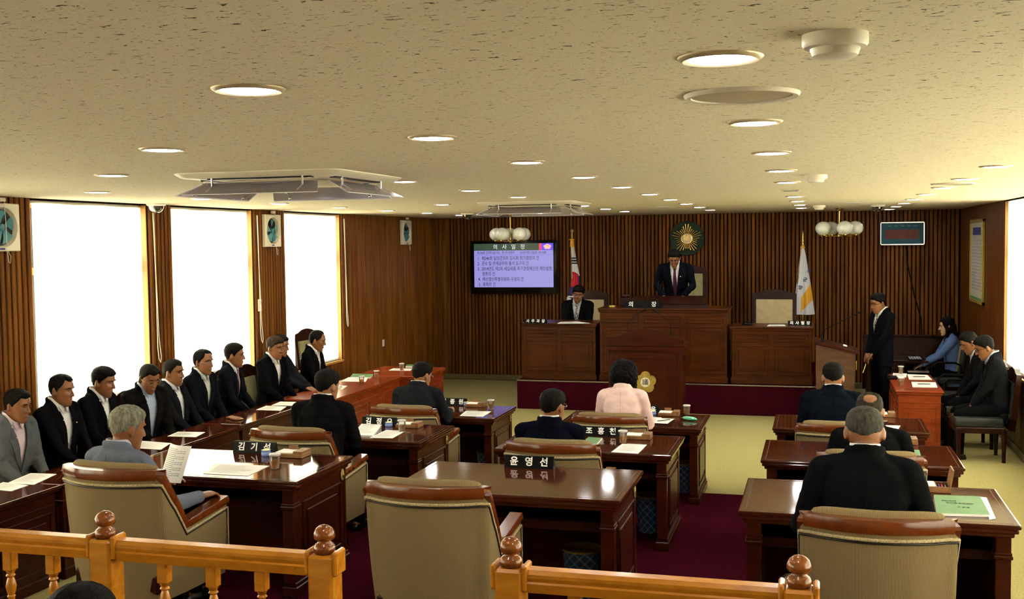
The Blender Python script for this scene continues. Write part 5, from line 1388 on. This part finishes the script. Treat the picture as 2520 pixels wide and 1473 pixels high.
person('balding bespectacled man in black suit beside the tall olive chair', off(785, 813, -6.25), -86, hy=12, hp=12, suit=BLK, skin='tan', glasses='dullgold', style=K(front=.100, rec=.012, t=.010, side=.014), vopen=.16)
# council members at the desks, seen from behind
T3 = lambda px, py, y: pt(px, py, 'y', y)
person('grey-haired man in a blue-grey suit reading a sheet, seen from behind', T3(318, 1000, 5.62), -14, .33, lean=3, hy=-12, hp=10, Rh=(.30, .33, .26), Lh=(-.06, .36, .30), suit=(.135, .155, .215), shirt=(.5, .55, .65), skin='tan', hair=(.36, .35, .27), style=K(t=.015, nape=-.040, side=.004, noise=.0045), rear=True, hpole=(.5,-.3,-.9))
person('man in a pinstriped black suit at the middle left desk, seen from behind', T3(807, 910, 8.02), 4, .165, lean=7, hy=-22, hp=8, Rh=(.14, .36, .26), Lh=(-.10, .36, .26), suit=(.012, .012, .014), skin='mid', style=K(t=.016, nape=-.050, top=.008), rear=True, hpole=(.35,-.4,-.9), glasses='steel')
person('man in charcoal suit writing at the far left desk, seen from behind', T3(1042, 892, 10.38), 0, 0, lean=10, hy=-24, hp=12, Rh=(.20, .42, .28), Lh=(-.12, .36, .26), suit=(.030, .034, .042), skin='mid', style=K(t=.019, nape=-.045, top=.006), rear=True, hpole=(.4,-.3,-.9), glasses='steel')
person('man in a navy suit with glasses at the middle desk, seen from behind', T3(1361, 957, 7.98), 0, .165, lean=2, hy=-20, hp=6, suit=(.007, .009, .022), skin='tan', style=K(t=.015, nape=-.050, top=.004), rear=True, glasses='steel', wid=1.05)
person('woman in a pale pink jacket with short black permed hair, seen from behind', T3(1536, 893, 10.25), 0, 0, lean=6, hp=14, Rh=(.16, .38, .26), Lh=(-.16, .38, .26), suit=(.80, .57, .56), shirt=(.7, .5, .45), skin='pale', hair=(.008, .007, .007), style=K(t=.044, side=.050, nape=-.112, top=.004, back=.006, noise=.010), rear=True, female=True, wid=.98, hpole=(.35,-.4,-.9))
person('close-cropped man in a black suit at the nearest right desk, seen from behind', T3(2127, 998, 5.62), 0, .33, lean=9, hp=16, Rh=(.20, .30, .24), Lh=(-.20, .30, .24), suit=(.011, .012, .015), skin='tan', hair=(.10, .095, .075), style=K(t=.010, side=.006, nape=-.030, top=.002, noise=.002), rear=True, hpole=(.38,-.3,-.9), headsc=1.0)
person('man with a bald spot in black suit, mostly hidden behind the nearest right man', T3(2140, 967, 7.95), 0, .165, lean=10, hp=18, suit=(.010, .011, .013), skin='tan', hair=(.06, .048, .03), style=K(t=.010, bald=.6, nape=-.05), rear=True, Rh=(.18, .34, .26), Lh=(-.18, .34, .26), hpole=(.35,-.3,-.9))
person('man in a navy suit at the farthest right desk, seen from behind', T3(2050, 893, 10.2), 0, 0, lean=6, hp=12, suit=(.009, .013, .026), skin='mid', style=K(t=.015, nape=-.042), rear=True, wid=1.08, Rh=(.18, .36, .24), Lh=(-.18, .36, .24), hpole=(.35,-.3,-.9))
# rostrum
person('chairman standing in dark suit with purple tie, bowing over the reading stand', T3(1658, 617, 16.72), 180, DZ + .20, stand=True, lean=16, hp=26, Rh=(.14, .37, .075), Lh=(-.14, .37, .075), suit=(.009, .011, .019), tie=(.075, .020, .055), skin='tan', style=K(t=.018), vopen=.0, pin='ivory', sc=1.06, hpole=(.7,-.3,-.8), wid=1.05)
person('bespectacled clerk in black suit with patterned tie seated at the rostrum', T3(1425, 704, 16.98), 180, DZ, lean=4, hp=16, hy=8, hr=-8, Rh=(.10, .40, .17), Lh=(-.12, .36, .16), suit=BLK, shirt=(.55, .58, .62), tie=(.03, .03, .035), tiecol2=(.5, .5, .45), skin='tan', glasses='steel', style=K(t=.018, front=.070), vopen=.12, curl=20)
# right side
person('standing man in black suit with striped tie and hands clasped before him', T3(2158, 723, 15.6), 118, 0, stand=True, lean=0, hp=14, hy=0, Rh=(.03, .20, -.06), Lh=(-.03, .21, -.09), suit=(.009, .010, .013), tie=(.02, .02, .03), tiecol2=(.5, .48, .4), skin='tan', glasses='black', style=K(t=.018), vopen=.22, curl=25, sc=1.05)
person('woman with long black hair in a blue blouse typing in the back corner', T3(2330, 781, 17.15), 92, 0, lean=6, hp=4, Rh=(.12, .40, .14), Lh=(-.06, .42, .14), suit=(.10, .17, .38), shirt=(.03, .03, .05), skin='pale', hair=(.008, .007, .007), style=K(t=.012, temple=-.02, nape=-.10), female=True, longhair=True, curl=12, vopen=.40, hpole=(.6, -.2, -1))
person('man in dark suit seated second from the viewer at the right wall', T3(2375, 819, 14.25), 96, 0, lean=10, hp=24, suit=(.014, .014, .016), skin='tan', style=K(t=.014), Rh=(.06, .28, .02), Lh=(-.06, .28, .03), vopen=.20)
person('bespectacled man in charcoal suit seated nearest at the right wall', T3(2413, 829, 13.45), 92, 0, lean=8, hp=22, suit=(.020, .021, .026), skin='tan', glasses='black', style=K(t=.018), Rh=(.05, .27, .0), Lh=(-.05, .29, .01), vopen=.20, shirt=(.5, .55, .65))
# spectator in the foreground
person('dark-haired spectator at the bottom left edge, only the top of the head showing', T3(205, 1440, 2.75), 0, ZG, lean=6, hp=12, suit=(.012, .012, .014), skin='mid', style=K(t=.015), rear=True)
# ---------------------------------------------------------------- things on the desks
Z1, Z2, Z3 = 1.0806, .9156, .7506
def nameplate(px, py, z, txt, label, w=.33, h=.078, sz=.062, sp=1.0):
    p = pt(px, py, 'z', z); t = thing('name_plate', label, 'name plate', (p.x + w / 2, p.y + .03, z), 0, 'black desk name plates')
    mb = MB(); prof = [(-.030, 0), (.030, 0), (.006, h), (-.006, h)]
    mb.rings([[(x, y, z_) for y, z_ in prof] for x in (-w / 2, w / 2)]); mb.ob('prism', 'black', t)
    n = len(txt); ang = math.atan2(.024, h)
    for i, c in enumerate(txt):
        if c == ' ': continue
        x = (i - (n - 1) / 2) * w / n * .92
        text_mb(c, sz, frame((x, -.0187, h / 2), (1, 0, 0), (0, .024, h)), .0008, bold=.0016).ob('letter', 'whitetext', t)
    return t
nameplate(573, 1112, Z1, '김기석', 'black name plate reading 김기석 on the desk of the grey-suited man')
nameplate(1241, 1149, Z1, '윤영선', 'black name plate reading 윤영선 on the empty near desk')
nameplate(890, 1046, Z2, '김정오', 'black name plate reading 김정오 on the middle left desk')
nameplate(1431, 1071, Z2, '조흥천', 'black name plate reading 조흥천 on the middle desk')
nameplate(1078, 996, Z3, '김종원', 'black name plate ending in 종원 on the far left desk')
nameplate(1545, 1015, Z3, '이정옥', 'black name plate ending in 옥 beside the woman in pink')
nameplate(2058, 1092, Z2, '이규현', 'black name plate almost hidden behind the nearest right man')
nameplate(1535, 757, 1.544, '의 장', 'black name plate reading 의 장 on the tall rostrum', w=.56, h=.10, sz=.085)
nameplate(1290, 795, 1.313, '사무과장', 'small black name plate on the left section of the rostrum', w=.35, h=.065, sz=.055)
nameplate(1939, 800, 1.285, '의사팀장', 'small black name plate on the right section of the rostrum', w=.34, h=.065, sz=.055)

def cup_proto():
    t = thing('tea_cup', 'cup', 'cup')
    mb = MB(); mb.lathe([(.002, .002), (.027, .002), (.028, .004), (.0345, .092), (.0365, .094), (.036, .096), (.0335, .094), (.0268, .006), (.002, .005)], n=28, cap=False); mb.ob('cup_body', 'cup', t, True, 50)
    mb = MB(); mb.lathe([(.002, .0065), (.0266, .0065), (.0308, .055), (.002, .055)], n=24); mb.ob('tea', 'tea', t, True, 40)
    mb = MB(); mb.lathe([(.0345, .090), (.0385, .092), (.0385, .101), (.034, .104), (.030, .101), (.002, .101)], n=28, cap=False); mb.ob('lid', 'cuplid', t, True, 40)
    return t
CUP = cup_proto()
cups = [(677, 1156, Z1, 'clear cup of tea with lid on the desk of the grey-suited man'), (1533, 1092, Z2, 'clear cup of tea in front of the name plate reading 조흥천'), (989, 1064, Z2, 'clear cup of tea in front of the name plate reading 김정오'),
        (1208, 1009, Z3, 'clear cup of tea on the right end of the far left desk'), (1690, 1023, Z3, 'clear cup of tea beside the mint pencil case'), (890, 947, .7506, 'left one of two tea cups on the reddish side table'),
        (927, 933, .7506, 'right one of two tea cups on the reddish side table'), (989, 914, .7506, 'tea cup on the crosswise reddish table'), (2217, 922, .7506, 'far tea cup on the red table at right'), (2218, 952, .7506, 'near tea cup on the red table at right'), (2188, 1098, Z2, 'tea cup peeking out beside the head of the nearest right man')]
for k, (x, y, z, l) in enumerate(cups):
    p = pt(x, y - 3, 'z', z)
    if k == 0: CUP.location = p; CUP['label'] = l; CUP['group'] = 'lidded tea cups'
    else: dup(CUP, p, k, l, 'lidded tea cups')
def sponge_proto():
    t = thing('sponge_cup', 's', 'sponge cup')
    mb = MB(); mb.lathe([(.002, 0), (.030, 0), (.033, .004), (.033, .022), (.030, .026), (.032, .036), (.0345, .040), (.031, .040), (.028, .032), (.002, .032)], n=24); mb.ob('holder', 'blueplastic', t, True, 40)
    mb = MB(); mb.lathe([(.002, .045), (.022, .044), (.028, .039), (.028, .033)], n=20); mb.ob('sponge', 'yellow', t, True, 60); return t
SP = sponge_proto()
for k, (x, y, z, l) in enumerate([(655, 1123, Z1, 'on the desk of the grey-suited man'), (957, 1052, Z2, 'beside the name plate reading 김정오'), (1510, 1074, Z2, 'beside the name plate reading 조흥천'), (1147, 1000, Z3, 'by the hand of the writing man'), (1607, 1023, Z3, 'beside the woman in pink')]):
    p = pt(x, y - 3, 'z', z); l = 'small blue finger-moistening sponge cup ' + l
    if k == 0: SP.location = p; SP['label'] = l; SP['group'] = 'blue sponge cups'
    else: dup(SP, p, 0, l, 'blue sponge cups')
def memo_proto():
    t = thing('memo_box', 'm', 'memo box')
    mb = MB(); mb.box((0, 0, .016), (.215, .145, .030), .003); mb.ob('box_base', 'boxwood', t)
    mb = MB(); mb.box((.073, 0, .040), (.066, .143, .018), .002); mb.ob('pen_lid', 'boxwood', t)
    mb = MB(); mb.box((-.034, 0, .034), (.13, .125, .008), .001); mb.ob('note_pad', 'paper', t)
    mb = MB(); mb.lathe([(.010, 0), (.010, .0006), (.002, .0006)], c=(.073, .01, .049), n=12); mb.box((.073, -.018, .0495), (.022, .006, .0006)); mb.ob('stamped_mark', 'nail', t)
    mb = MB(); mb.box((-.02, .058, .053), (.07, .008, .03), .002); mb.ob('card_stand', 'boxwood', t); return t
MEMO = memo_proto()
for k, (x, y, z, l) in enumerate([(720, 1122, Z1, 'on the desk of the grey-suited man'), (1008, 1050, Z2, 'on the middle left desk'), (1572, 1078, Z2, 'on the middle desk behind a tea cup'), (1172, 999, Z3, 'on the far left desk'), (1647, 1021, Z3, 'on the desk of the woman in pink'), (2222, 1090, Z2, 'on the middle right desk'), (2175, 1024, Z3, 'on the far right desk')]):
    p = pt(x, y, 'z', z); l = 'wooden memo box with white note pad ' + l
    if k == 0: MEMO.location = p; MEMO['label'] = l; MEMO['group'] = 'wooden memo boxes'
    else: dup(MEMO, p, 0, l, 'wooden memo boxes')
# the opened one at the nearest right desk
p = pt(2292, 1205, 'z', Z1); t = thing('memo_box', 'opened wooden memo box with raised lid and pens on the nearest right desk', 'memo box', p, 0, 'wooden memo boxes')
mb = MB(); mb.box((0, 0, .006), (.20, .145, .012), .002)
for a, b, c, d in ((-.1, .1, -.0725, -.066), (-.1, .1, .066, .0725), (-.1, -.094, -.07, .07), (.094, .1, -.07, .07), (.02, .025, -.07, .07)): mb.bx(a, b, c, d, .01, .036)
mb.ob('box_base', 'boxwood', t)
mb = MB(); mb.box((.104, 0, .085), (.010, .145, .10), .002, Matrix.Rotation(R(10), 4, 'Y')); mb.ob('raised_lid', 'boxwood', t)
mb = MB(); mb.box((-.036, 0, .03), (.108, .125, .02)); mb.ob('note_pad', 'paper', t)
mb = MB(); mb.bx(.026, .093, -.066, .066, .012, .016); mb.ob('lining', 'black', t)
for i, m_ in enumerate(('flagblue', 'flagred', 'steel')):
    mb = MB(); mb.tube([(.042 + .017 * i, -.05, .022), (.044 + .017 * i, .055, .022)], .0045, 8, round_caps=True); mb.ob('pen', m_, t, True)

def sheets(pts4, z, label, mt='paper', th=.002, name='paper_sheet', cat='sheet of paper', lines=14, curl=.0, group=None, side=None, printed=True):
    """a sheet lying on a surface, corners given as far-left, far-right, near-right, near-left world points"""
    P = [Vector(p) for p in pts4]; c = sum(P, Vector()) / 4; c.z = z
    o_ = thing(name, label, cat, c, 0, group); n = 8; mb = MB(); g = []
    def Q(u, v, e=0): p = (P[0] * (1 - u) + P[1] * u) * (1 - v) + (P[3] * (1 - u) + P[2] * u) * v - c; return Vector((p.x, p.y, e + curl * (abs(u - .5) * 2) ** 3))
    a = [[Q(i / n, j / n, th) for j in range(n + 1)] for i in range(n + 1)]; b = [[Q(i / n, j / n, .0002) for j in range(n + 1)] for i in range(n + 1)]
    mb.grid([r[::-1] for r in a]); mb.grid(b); mb.grid([[p, q] for p, q in zip(a[0], b[0])]); mb.grid([[q, p] for p, q in zip(a[-1], b[-1])])
    mb.grid([[r1[0], r2[0]] for r1, r2 in zip(b, a)][::1]); mb.grid([[r1[-1], r2[-1]] for r1, r2 in zip(a, b)])
    if side:
        mb.mi = [0] * len(mb.mi); nf = n * n; mb.mi = [0 if k < nf else 1 for k in range(len(mb.f))]
    sh = mb.ob('sheet' if name != 'green_booklet' else 'booklet', [mt, side or mt], o_)
    if printed:
        mb = MB(); random.seed(len(label))
        for k in range(lines):
            v = .12 + .76 * k / lines; u0 = .1; u1 = random.uniform(.55, .9); mb.add([Q(u0, v, th + .0006), Q(u1, v, th + .0006), Q(u1, v + .012, th + .0006), Q(u0, v + .012, th + .0006)], [(3, 2, 1, 0)])
        mb.ob('printed_lines', 'inkgrey', sh)
    return o_
def sq(q, z, label, **k): return sheets([pt(x, y, 'z', z) for x, y in q], z, label, **k)
g_ = 'white sheets of paper lying on the desks'
sq([(530, 1140), (663, 1146), (610, 1171), (500, 1165)], Z1, 'white printed sheet lying on the desk of the grey-suited man', group=g_)
sq([(893, 1042), (946, 1040), (917, 1075), (866, 1073)], Z2, 'thick open white document under the arm of the pinstriped man', th=.014, group=g_)
sq([(950, 1058), (998, 1060), (966, 1078), (909, 1077)], Z2, 'white sheet in front of the tea cup on the middle left desk', group=g_)
sq([(1531, 1092), (1592, 1094), (1570, 1116), (1504, 1112)], Z2, 'white sheet with a printed frame on the middle desk', group=g_)
sq([(1146, 1011), (1209, 1012), (1188, 1025), (1131, 1023)], Z3, 'white sheet on the far left desk beside the writing man', group=g_)
sq([(1600, 1026), (1628, 1027), (1620, 1041), (1590, 1040)], Z3, 'left white sheet beside the dark notebook of the woman in pink', group=g_)
sq([(2170, 1046), (2216, 1047), (2208, 1060), (2160, 1059)], Z3, 'white sheet on the far right desk', group=g_)
sq([(75, 1164), (140, 1166), (84, 1192), (18, 1188)], .7506, 'large white sheet on the table at the lower left edge', group=g_)
sq([(8, 1186), (70, 1194), (28, 1208), (-30, 1202)], .7506, 'white sheet cut by the lower left picture edge', group=g_)
sq([(345, 1084), (420, 1090), (396, 1106), (330, 1102)], .7506, 'white sheet on the dark table beside the head of the grey-suited man', group=g_)
sq([(438, 1062), (505, 1063), (482, 1075), (412, 1073)], .7506, 'white sheet on the dark table before the bespectacled man in pale blue', group=g_)
sq([(655, 998), (705, 1000), (690, 1010), (630, 1008)], .7506, 'nearer one of two white sheets on the shorter dark table', group=g_)
sq([(690, 988), (745, 989), (728, 998), (668, 997)], .7506, 'farther one of two white sheets on the shorter dark table', group=g_)
sq([(858, 928), (905, 929), (900, 939), (838, 938)], .7506, 'white sheet near the two tea cups on the reddish table', group=g_)
sq([(836, 948), (855, 949), (842, 958), (824, 957)], .7506, 'small white sheet half hidden behind the pinstriped man', group=g_)
sq([(968, 906), (1015, 907), (1010, 912), (956, 911)], .7506, 'white sheet on the crosswise reddish table', group=g_)
sq([(2233, 921), (2282, 923), (2294, 934), (2237, 933)], .7506, 'far white printed sheet on the red table at right', group=g_, th=.005)
sq([(2243, 940), (2302, 941), (2307, 953), (2246, 952)], .7506, 'near white printed sheet on the red table at right', group=g_, th=.005)
sq([(2198, 918), (2232, 919), (2230, 928), (2196, 927)], .7506, 'cream sheet beside the far tea cup on the red table', group=g_, th=.004)
sq([(1380, 792), (1420, 791), (1452, 795.5), (1372, 796)], 1.3126, 'white papers before the clerk at the rostrum', group=g_, th=.004)
sq([(1893, 799), (1930, 799), (1934, 802), (1888, 802)], 1.2846, 'white papers on the right section of the rostrum', group=g_, th=.006)
b_ = dict(mt='greencover', name='green_booklet', cat='booklet', side='paper', group='green booklets')
def title(o, s_, dx=0, dy=0, sz=.02): text_mb(s_, sz, frame((dx, dy, .0155), (1, 0, 0), (0, 1, 0)), .0004, bold=.0004).ob('cover_print', 'nail', o)
o = sq([(2298, 1222), (2412, 1226), (2437, 1272), (2306, 1268)], Z1, 'large green booklet on the corner of the nearest right desk', th=.013, printed=False, **b_)
title(o, '추가경정예산안', .0, .02, .022); title(o, '담  양  군', .01, -.07, .016); title(o, '제2회 세입세출', -.05, .07, .012)
sq([(2412, 1224), (2428, 1226), (2450, 1276), (2435, 1278)], Z1, 'white sheets sticking out from under the large green booklet', th=.006, group=g_, printed=False)
o = sq([(2232, 1109), (2262, 1110), (2270, 1136), (2234, 1135)], Z2, 'green booklet on the middle right desk', th=.012, printed=False, **b_); title(o, '예산안', 0, 0, .016)
sq([(1448, 1078), (1482, 1080), (1462, 1102), (1425, 1100)], Z2, 'green booklet under the elbow of the man in navy', th=.012, printed=False, **b_)
sq([(1452, 1017), (1490, 1018), (1486, 1029), (1446, 1028)], Z3, 'green booklet half hidden by the arm of the woman in pink', th=.012, printed=False, **b_)
sq([(868, 921), (918, 922), (912, 930), (862, 929)], .7506, 'green booklet behind the tea cups on the reddish table', th=.012, printed=False, **b_)
sq([(1002, 898), (1030, 899), (1028, 904), (998, 903)], .7506, 'green booklet on the crosswise reddish table', th=.012, printed=False, **b_)
# notebook and pen, pencil case, wallet, tissue, phone
o = sq([(1622, 1030), (1660, 1032), (1642, 1044), (1606, 1042)], Z3, 'black-edged notebook with a pen beside the woman in pink', name='notebook', cat='notebook', th=.008, side='black', lines=4)
mb = MB(); mb.tube([(-.05, -.05, .014), (.06, .05, .016)], .004, 8, round_caps=True); mb.ob('pen', 'black', o, True)
t = thing('pencil_case', 'mint green zip pencil case on the desk of the woman in pink', 'pencil case', pt(1697, 1034, 'z', Z3), R(-28))
mb = MB(); mb.ball((0, 0, .020), (.085, .033, .020), 24, 12); mb.ob('pouch', 'mint', t, True, 179)
mb = MB(); mb.tube([(-.08, -.0, .026), (-.04, -.026, .030), (.04, -.028, .030), (.08, -.0, .026)], .003, 6); mb.tube([(-.06, -.03, .028), (-.075, -.036, .02)], .004, 6); mb.ob('zip', 'chrome', t, True)
M['wallet'] = mat('brown_wallet', (.14, .045, .015), .4, (.2, .07, .02), (30, 30, 30))
t = thing('wallet', 'folded brown leather wallet at the joint of the dark tables', 'wallet', pt(578, 1031, 'z', .7506), R(60))
mb = MB(); mb.box((0, 0, .007), (.10, .20, .010), .004); mb.box((-.012, 0, .020), (.075, .20, .010), .004, Matrix.Rotation(R(-8), 4, 'Y')); mb.ob('leather', 'wallet', t, True, 40)
mb = MB(); mb.box((.0, 0, .0135), (.085, .185, .004)); mb.ob('notes', 'yellow', t)
t = thing('tissue', 'crumpled white tissue beside the arm of the nearest right man', 'tissue', pt(2268, 1196, 'z', Z1), 0)
mb = MB(); bm = bmesh.new(); bmesh.ops.create_icosphere(bm, subdivisions=3, radius=.04)
for v in bm.verts: v.co *= 1 + .55 * noise.noise(v.co * 45); v.co.z = abs(v.co.z) * .9
mb.add([v.co for v in bm.verts], [[v.index for v in f.verts] for f in bm.faces]); bm.free(); mb.ob('crumple', 'paper', t)
t = thing('pen', 'dark pen lying on the far printed sheet of the red table', 'pen', pt(2262, 927, 'z', .7566) + Vector((0, 0, .004))); mb = MB(); mb.tube([(-.07, 0, 0), (.07, .01, 0)], .004, 8, round_caps=True); mb.ob('barrel', 'black', t, True)
t = thing('pen', 'dark pen lying on the near printed sheet of the red table', 'pen', pt(2274, 945, 'z', .7566) + Vector((0, 0, .004))); mb = MB(); mb.tube([(-.07, 0, 0), (.07, .0, 0)], .004, 8, round_caps=True); mb.ob('barrel', 'black', t, True)
t = thing('desk_telephone', 'small dark desk device at the corner of the red table', 'telephone', pt(2196, 932, 'z', .7506)); mb = MB(); mb.box((0, 0, .02), (.12, .13, .04), .012); mb.tube([(-.05, -.05, .05), (-.05, .05, .05)], .016, 10, round_caps=True); mb.ob('body', 'black', t, True, 40)
for s_, q, l in (('black', (1700, 757.5), 'thin'), ):
    pass
t = thing('gavel_block', 'small golden gavel block at the left end of the tall rostrum', 'gavel block', (-3.0, 16.3, 1.543)); mb = MB(); mb.lathe([(.05, 0), (.055, .008), (.05, .03), (.002, .032)], n=20); mb.ob('block', 'dullgold', t, True, 40)
t = thing('gavel', 'small wooden gavel beside the reading stand', 'gavel', (-2.83, 16.55, 1.70)); 
mb = MB(); mb.tube([(-.06, 0, 0), (.06, 0, 0)], [.028, .028], 14); mb.tube([(0, 0, 0), (.02, -.14, -.02)], .008, 8); mb.box((0, 0, -.09), (.16, .10, .13), .01); mb.ob('head_and_rest', 'dkwood', t, True, 40)
t = thing('desk_bell', 'small round dark desk bell on the right section of the rostrum', 'bell', (-1.0, 16.4, 1.285)); mb = MB(); mb.lathe([(.07, 0), (.075, .01), (.06, .03), (.02, .045), (.012, .06), (.002, .065)], n=24); mb.ob('bell_body', 'black', t, True, 40)
# the sheet held up by the grey-suited man
c = pt(432, 1138, 'y', 5.98)
t = thing('paper_sheet', 'white printed sheet held up by the grey-suited man', 'sheet of paper', c, R(-20)); n = 10
fn = lambda u, v, e=0: Vector(((u - .5) * .21 + .012 * (v - .5), -.03 * math.sin(u * math.pi) + e - .10 * (v - .5), (.5 - v) * .215))
mb = MB(); g = [[fn(i / n, j / n) for j in range(n + 1)] for i in range(n + 1)]; mb.grid(g); mb.grid([[p + Vector((0, .0015, 0)) for p in r] for r in g][::-1]); sh = mb.ob('sheet', 'paper', t, True)
mb = MB()
for k in range(16):
    v = .10 + .80 * k / 16
    for i in range(1, 9 if k % 3 else 6): mb.add([fn(i / n, v, -.0012), fn((i + .85) / n, v, -.0012), fn((i + .85) / n, v + .016, -.0012), fn(i / n, v + .016, -.0012)], [(3, 2, 1, 0)])
mb.ob('printed_lines', 'inkgrey', sh)
# waste bins under the desks
def bin_proto():
    t = thing('waste_bin', 'b', 'waste bin'); mb = MB(); n = 32; g = []
    prof = [(.095, .002), (.125, .30)]
    for j in range(n + 1): g.append([((.095 + .03 * k / 6) * math.cos(2 * math.pi * j / n), (.095 + .03 * k / 6) * math.sin(2 * math.pi * j / n), .002 + .298 * k / 6) for k in range(7)])
    mb.grid(g, lambda i, j: (i / n * 2.2, j / 6 * .9)); mb.ob('shell', 'plaid', t, True, 60)
    mb = MB(); mb.lathe([(.002, .003), (.094, .003), (.094, .0)], n=28, cap=False); mb.lathe([(.118, .285), (.09, .01), (.002, .008)], n=28, cap=False); mb.ob('lining', 'black', t, True, 60)
    mb = MB(); mb.lathe([(.122, .292), (.129, .294), (.130, .304), (.122, .306), (.118, .30)], n=32); mb.ob('rim', 'dullgold', t, True, 60); return t
BIN = bin_proto()
for k, (x, y, z, l) in enumerate([(-1.42, 6.62, .33, 'blue plaid waste bin under the empty near desk'), (-1.32, 8.83, .165, 'blue plaid waste bin under the middle desk'), (-1.29, 11.0, 0, 'blue plaid waste bin under the desk of the woman in pink'), (-3.42, 11.15, 0, 'blue plaid waste bin under the far left desk'), (.62, 6.55, .33, 'dark waste bin under the right end of the nearest right desk')]):
    if k == 0: BIN.location = (x, y, z); BIN['label'] = l; BIN['group'] = 'waste bins under the desks'
    else: dup(BIN, (x, y, z), k * .7, l, 'waste bins under the desks')
t = thing('shopping_bag', 'pale crumpled paper bag under the left end of the nearest right desk', 'bag', (-.12, 6.35, .33))
mb = MB(); mb.rings([[(sx * .10 * k, sy * .06 * k, z) for sx, sy in ((-1, -1), (1, -1), (1, 1), (-1, 1))] for z, k in ((0, 1), (.2, 1), (.27, .8), (.3, .5))]); mb.ob('bag_body', 'cream', t)
# chairs of the seated officials
C0 = carved('x', (0, 0, 0), 0, .50, 1.10, 'olive', hs=.47, group='dark carved chairs along the windows')
ys_ = [(7.15, 'in the grey jacket at the left edge'), (7.72, 'with the gold badge'), (8.31, 'with full black hair'), (8.88, 'in the pale blue shirt'), (9.52, 'leaning back against the first pier'), (10.06, 'with thin glasses before the second window'), (10.74, 'with the mauve tie'), (11.36, 'with brown hair'), (11.95, 'in the dark grey jacket behind the brown-haired man'), (12.80, 'beside the tall olive chair')]
for k, (y, l) in enumerate(ys_):
    lab = 'dark carved chair of the man ' + l
    if k == 0: C0.location = (-6.42, y, 0); C0.rotation_euler = (0, 0, R(-90)); C0['label'] = lab
    else: dup(C0, (-6.42, y, 0), R(-90), lab, scale=(.98, 1, 1))
C1 = carved('dark wooden chair with black leather seat nearest at the right wall', (1.80, 13.42, 0), R(92), .52, 1.06, 'leather', hs=.47, group='dark wooden chairs at the right wall')
dup(C1, (1.78, 14.22, 0), R(94), 'dark wooden chair with black leather seat of the second man at the right wall')
def office_chair(loc, rz, label):
    t = thing('office_chair', label, 'office chair', loc, rz)
    mb = MB(); mb.box((0, .02, .46), (.48, .46, .09), .035, seg=2); mb.ob('seat', 'leather', t, True, 50)
    mb = MB(); mb.box((0, -.23, .76), (.46, .07, .48), .03, Matrix.Rotation(R(8), 4, 'X'), 2); mb.ob('backrest', 'leather', t, True, 50)
    mb = MB(); mb.box((0, -.185, .77), (.36, .03, .38), .014, Matrix.Rotation(R(8), 4, 'X'), 2); mb.ob('back_pad', 'olive', t, True, 50)
    for s_ in (-1, 1):
        mb = MB(); mb.tube([(s_ * .25, -.2, .50), (s_ * .28, -.2, .68), (s_ * .28, -.12, .72), (s_ * .28, .12, .72), (s_ * .28, .2, .66), (s_ * .25, .18, .44)], .016, 8); mb.ob('armrest', 'black', t, True)
    mb = MB(); mb.lathe([(.03, .06), (.03, .42)], n=14); mb.ob('column', 'steel', t, True)
    for k in range(5):
        a = R(72 * k); mb = MB(); mb.tube([(0, 0, .10), (.27 * math.cos(a), .27 * math.sin(a), .06)], [.022, .014], 8); mb.ball((.27 * math.cos(a), .27 * math.sin(a), .028), .027, 10, 8); mb.ob('base_leg', 'black', t, True)
office_chair((1.80, 17.15, 0), R(92), 'black office chair of the typing woman')
office_chair((1.80, 15.65, -.06), R(90), 'black office armchair with olive back pad behind the two seated men')
# small things on walls and floor
t = thing('cable', 'thin dark cable hanging down the wall below the blue picture', 'cable'); mb = MB(); mb.tube([(1.42, 19.225, 2.40), (1.44, 19.225, 2.1), (1.55, 19.225, 1.6), (1.66, 19.225, 1.2), (1.68, 19.225, .75)], .010, 6); mb.ob('wire', 'black', t, True)
t = thing('cable', 'black cable lying on the carpet beside the side lectern', 'cable'); mb = MB(); mb.tube([(.46, 15.7, .01), (.55, 15.9, .01), (.62, 16.3, .01), (.70, 16.1, .01), (.74, 15.9, .01), (.72, 15.7, .01)], .008, 6); mb.ob('wire', 'black', t, True)
t = thing('wall_socket', 'small white wall plate low on the ribbed left wall', 'wall socket', (XL + .035, 16.3, .95)); mb = MB(); mb.box((0, 0, 0), (.012, .07, .11), .003); mb.ob('plate', 'ivory', t)
t = thing('pencil', 'yellow pencil in the clasped hands of the standing man', 'pencil', pt(2127, 908, 'y', 15.33)); mb = MB(); mb.tube([(-.02, 0, -.05), (.02, 0, .07)], .005, 6); mb.ob('shaft', 'yellow', t)
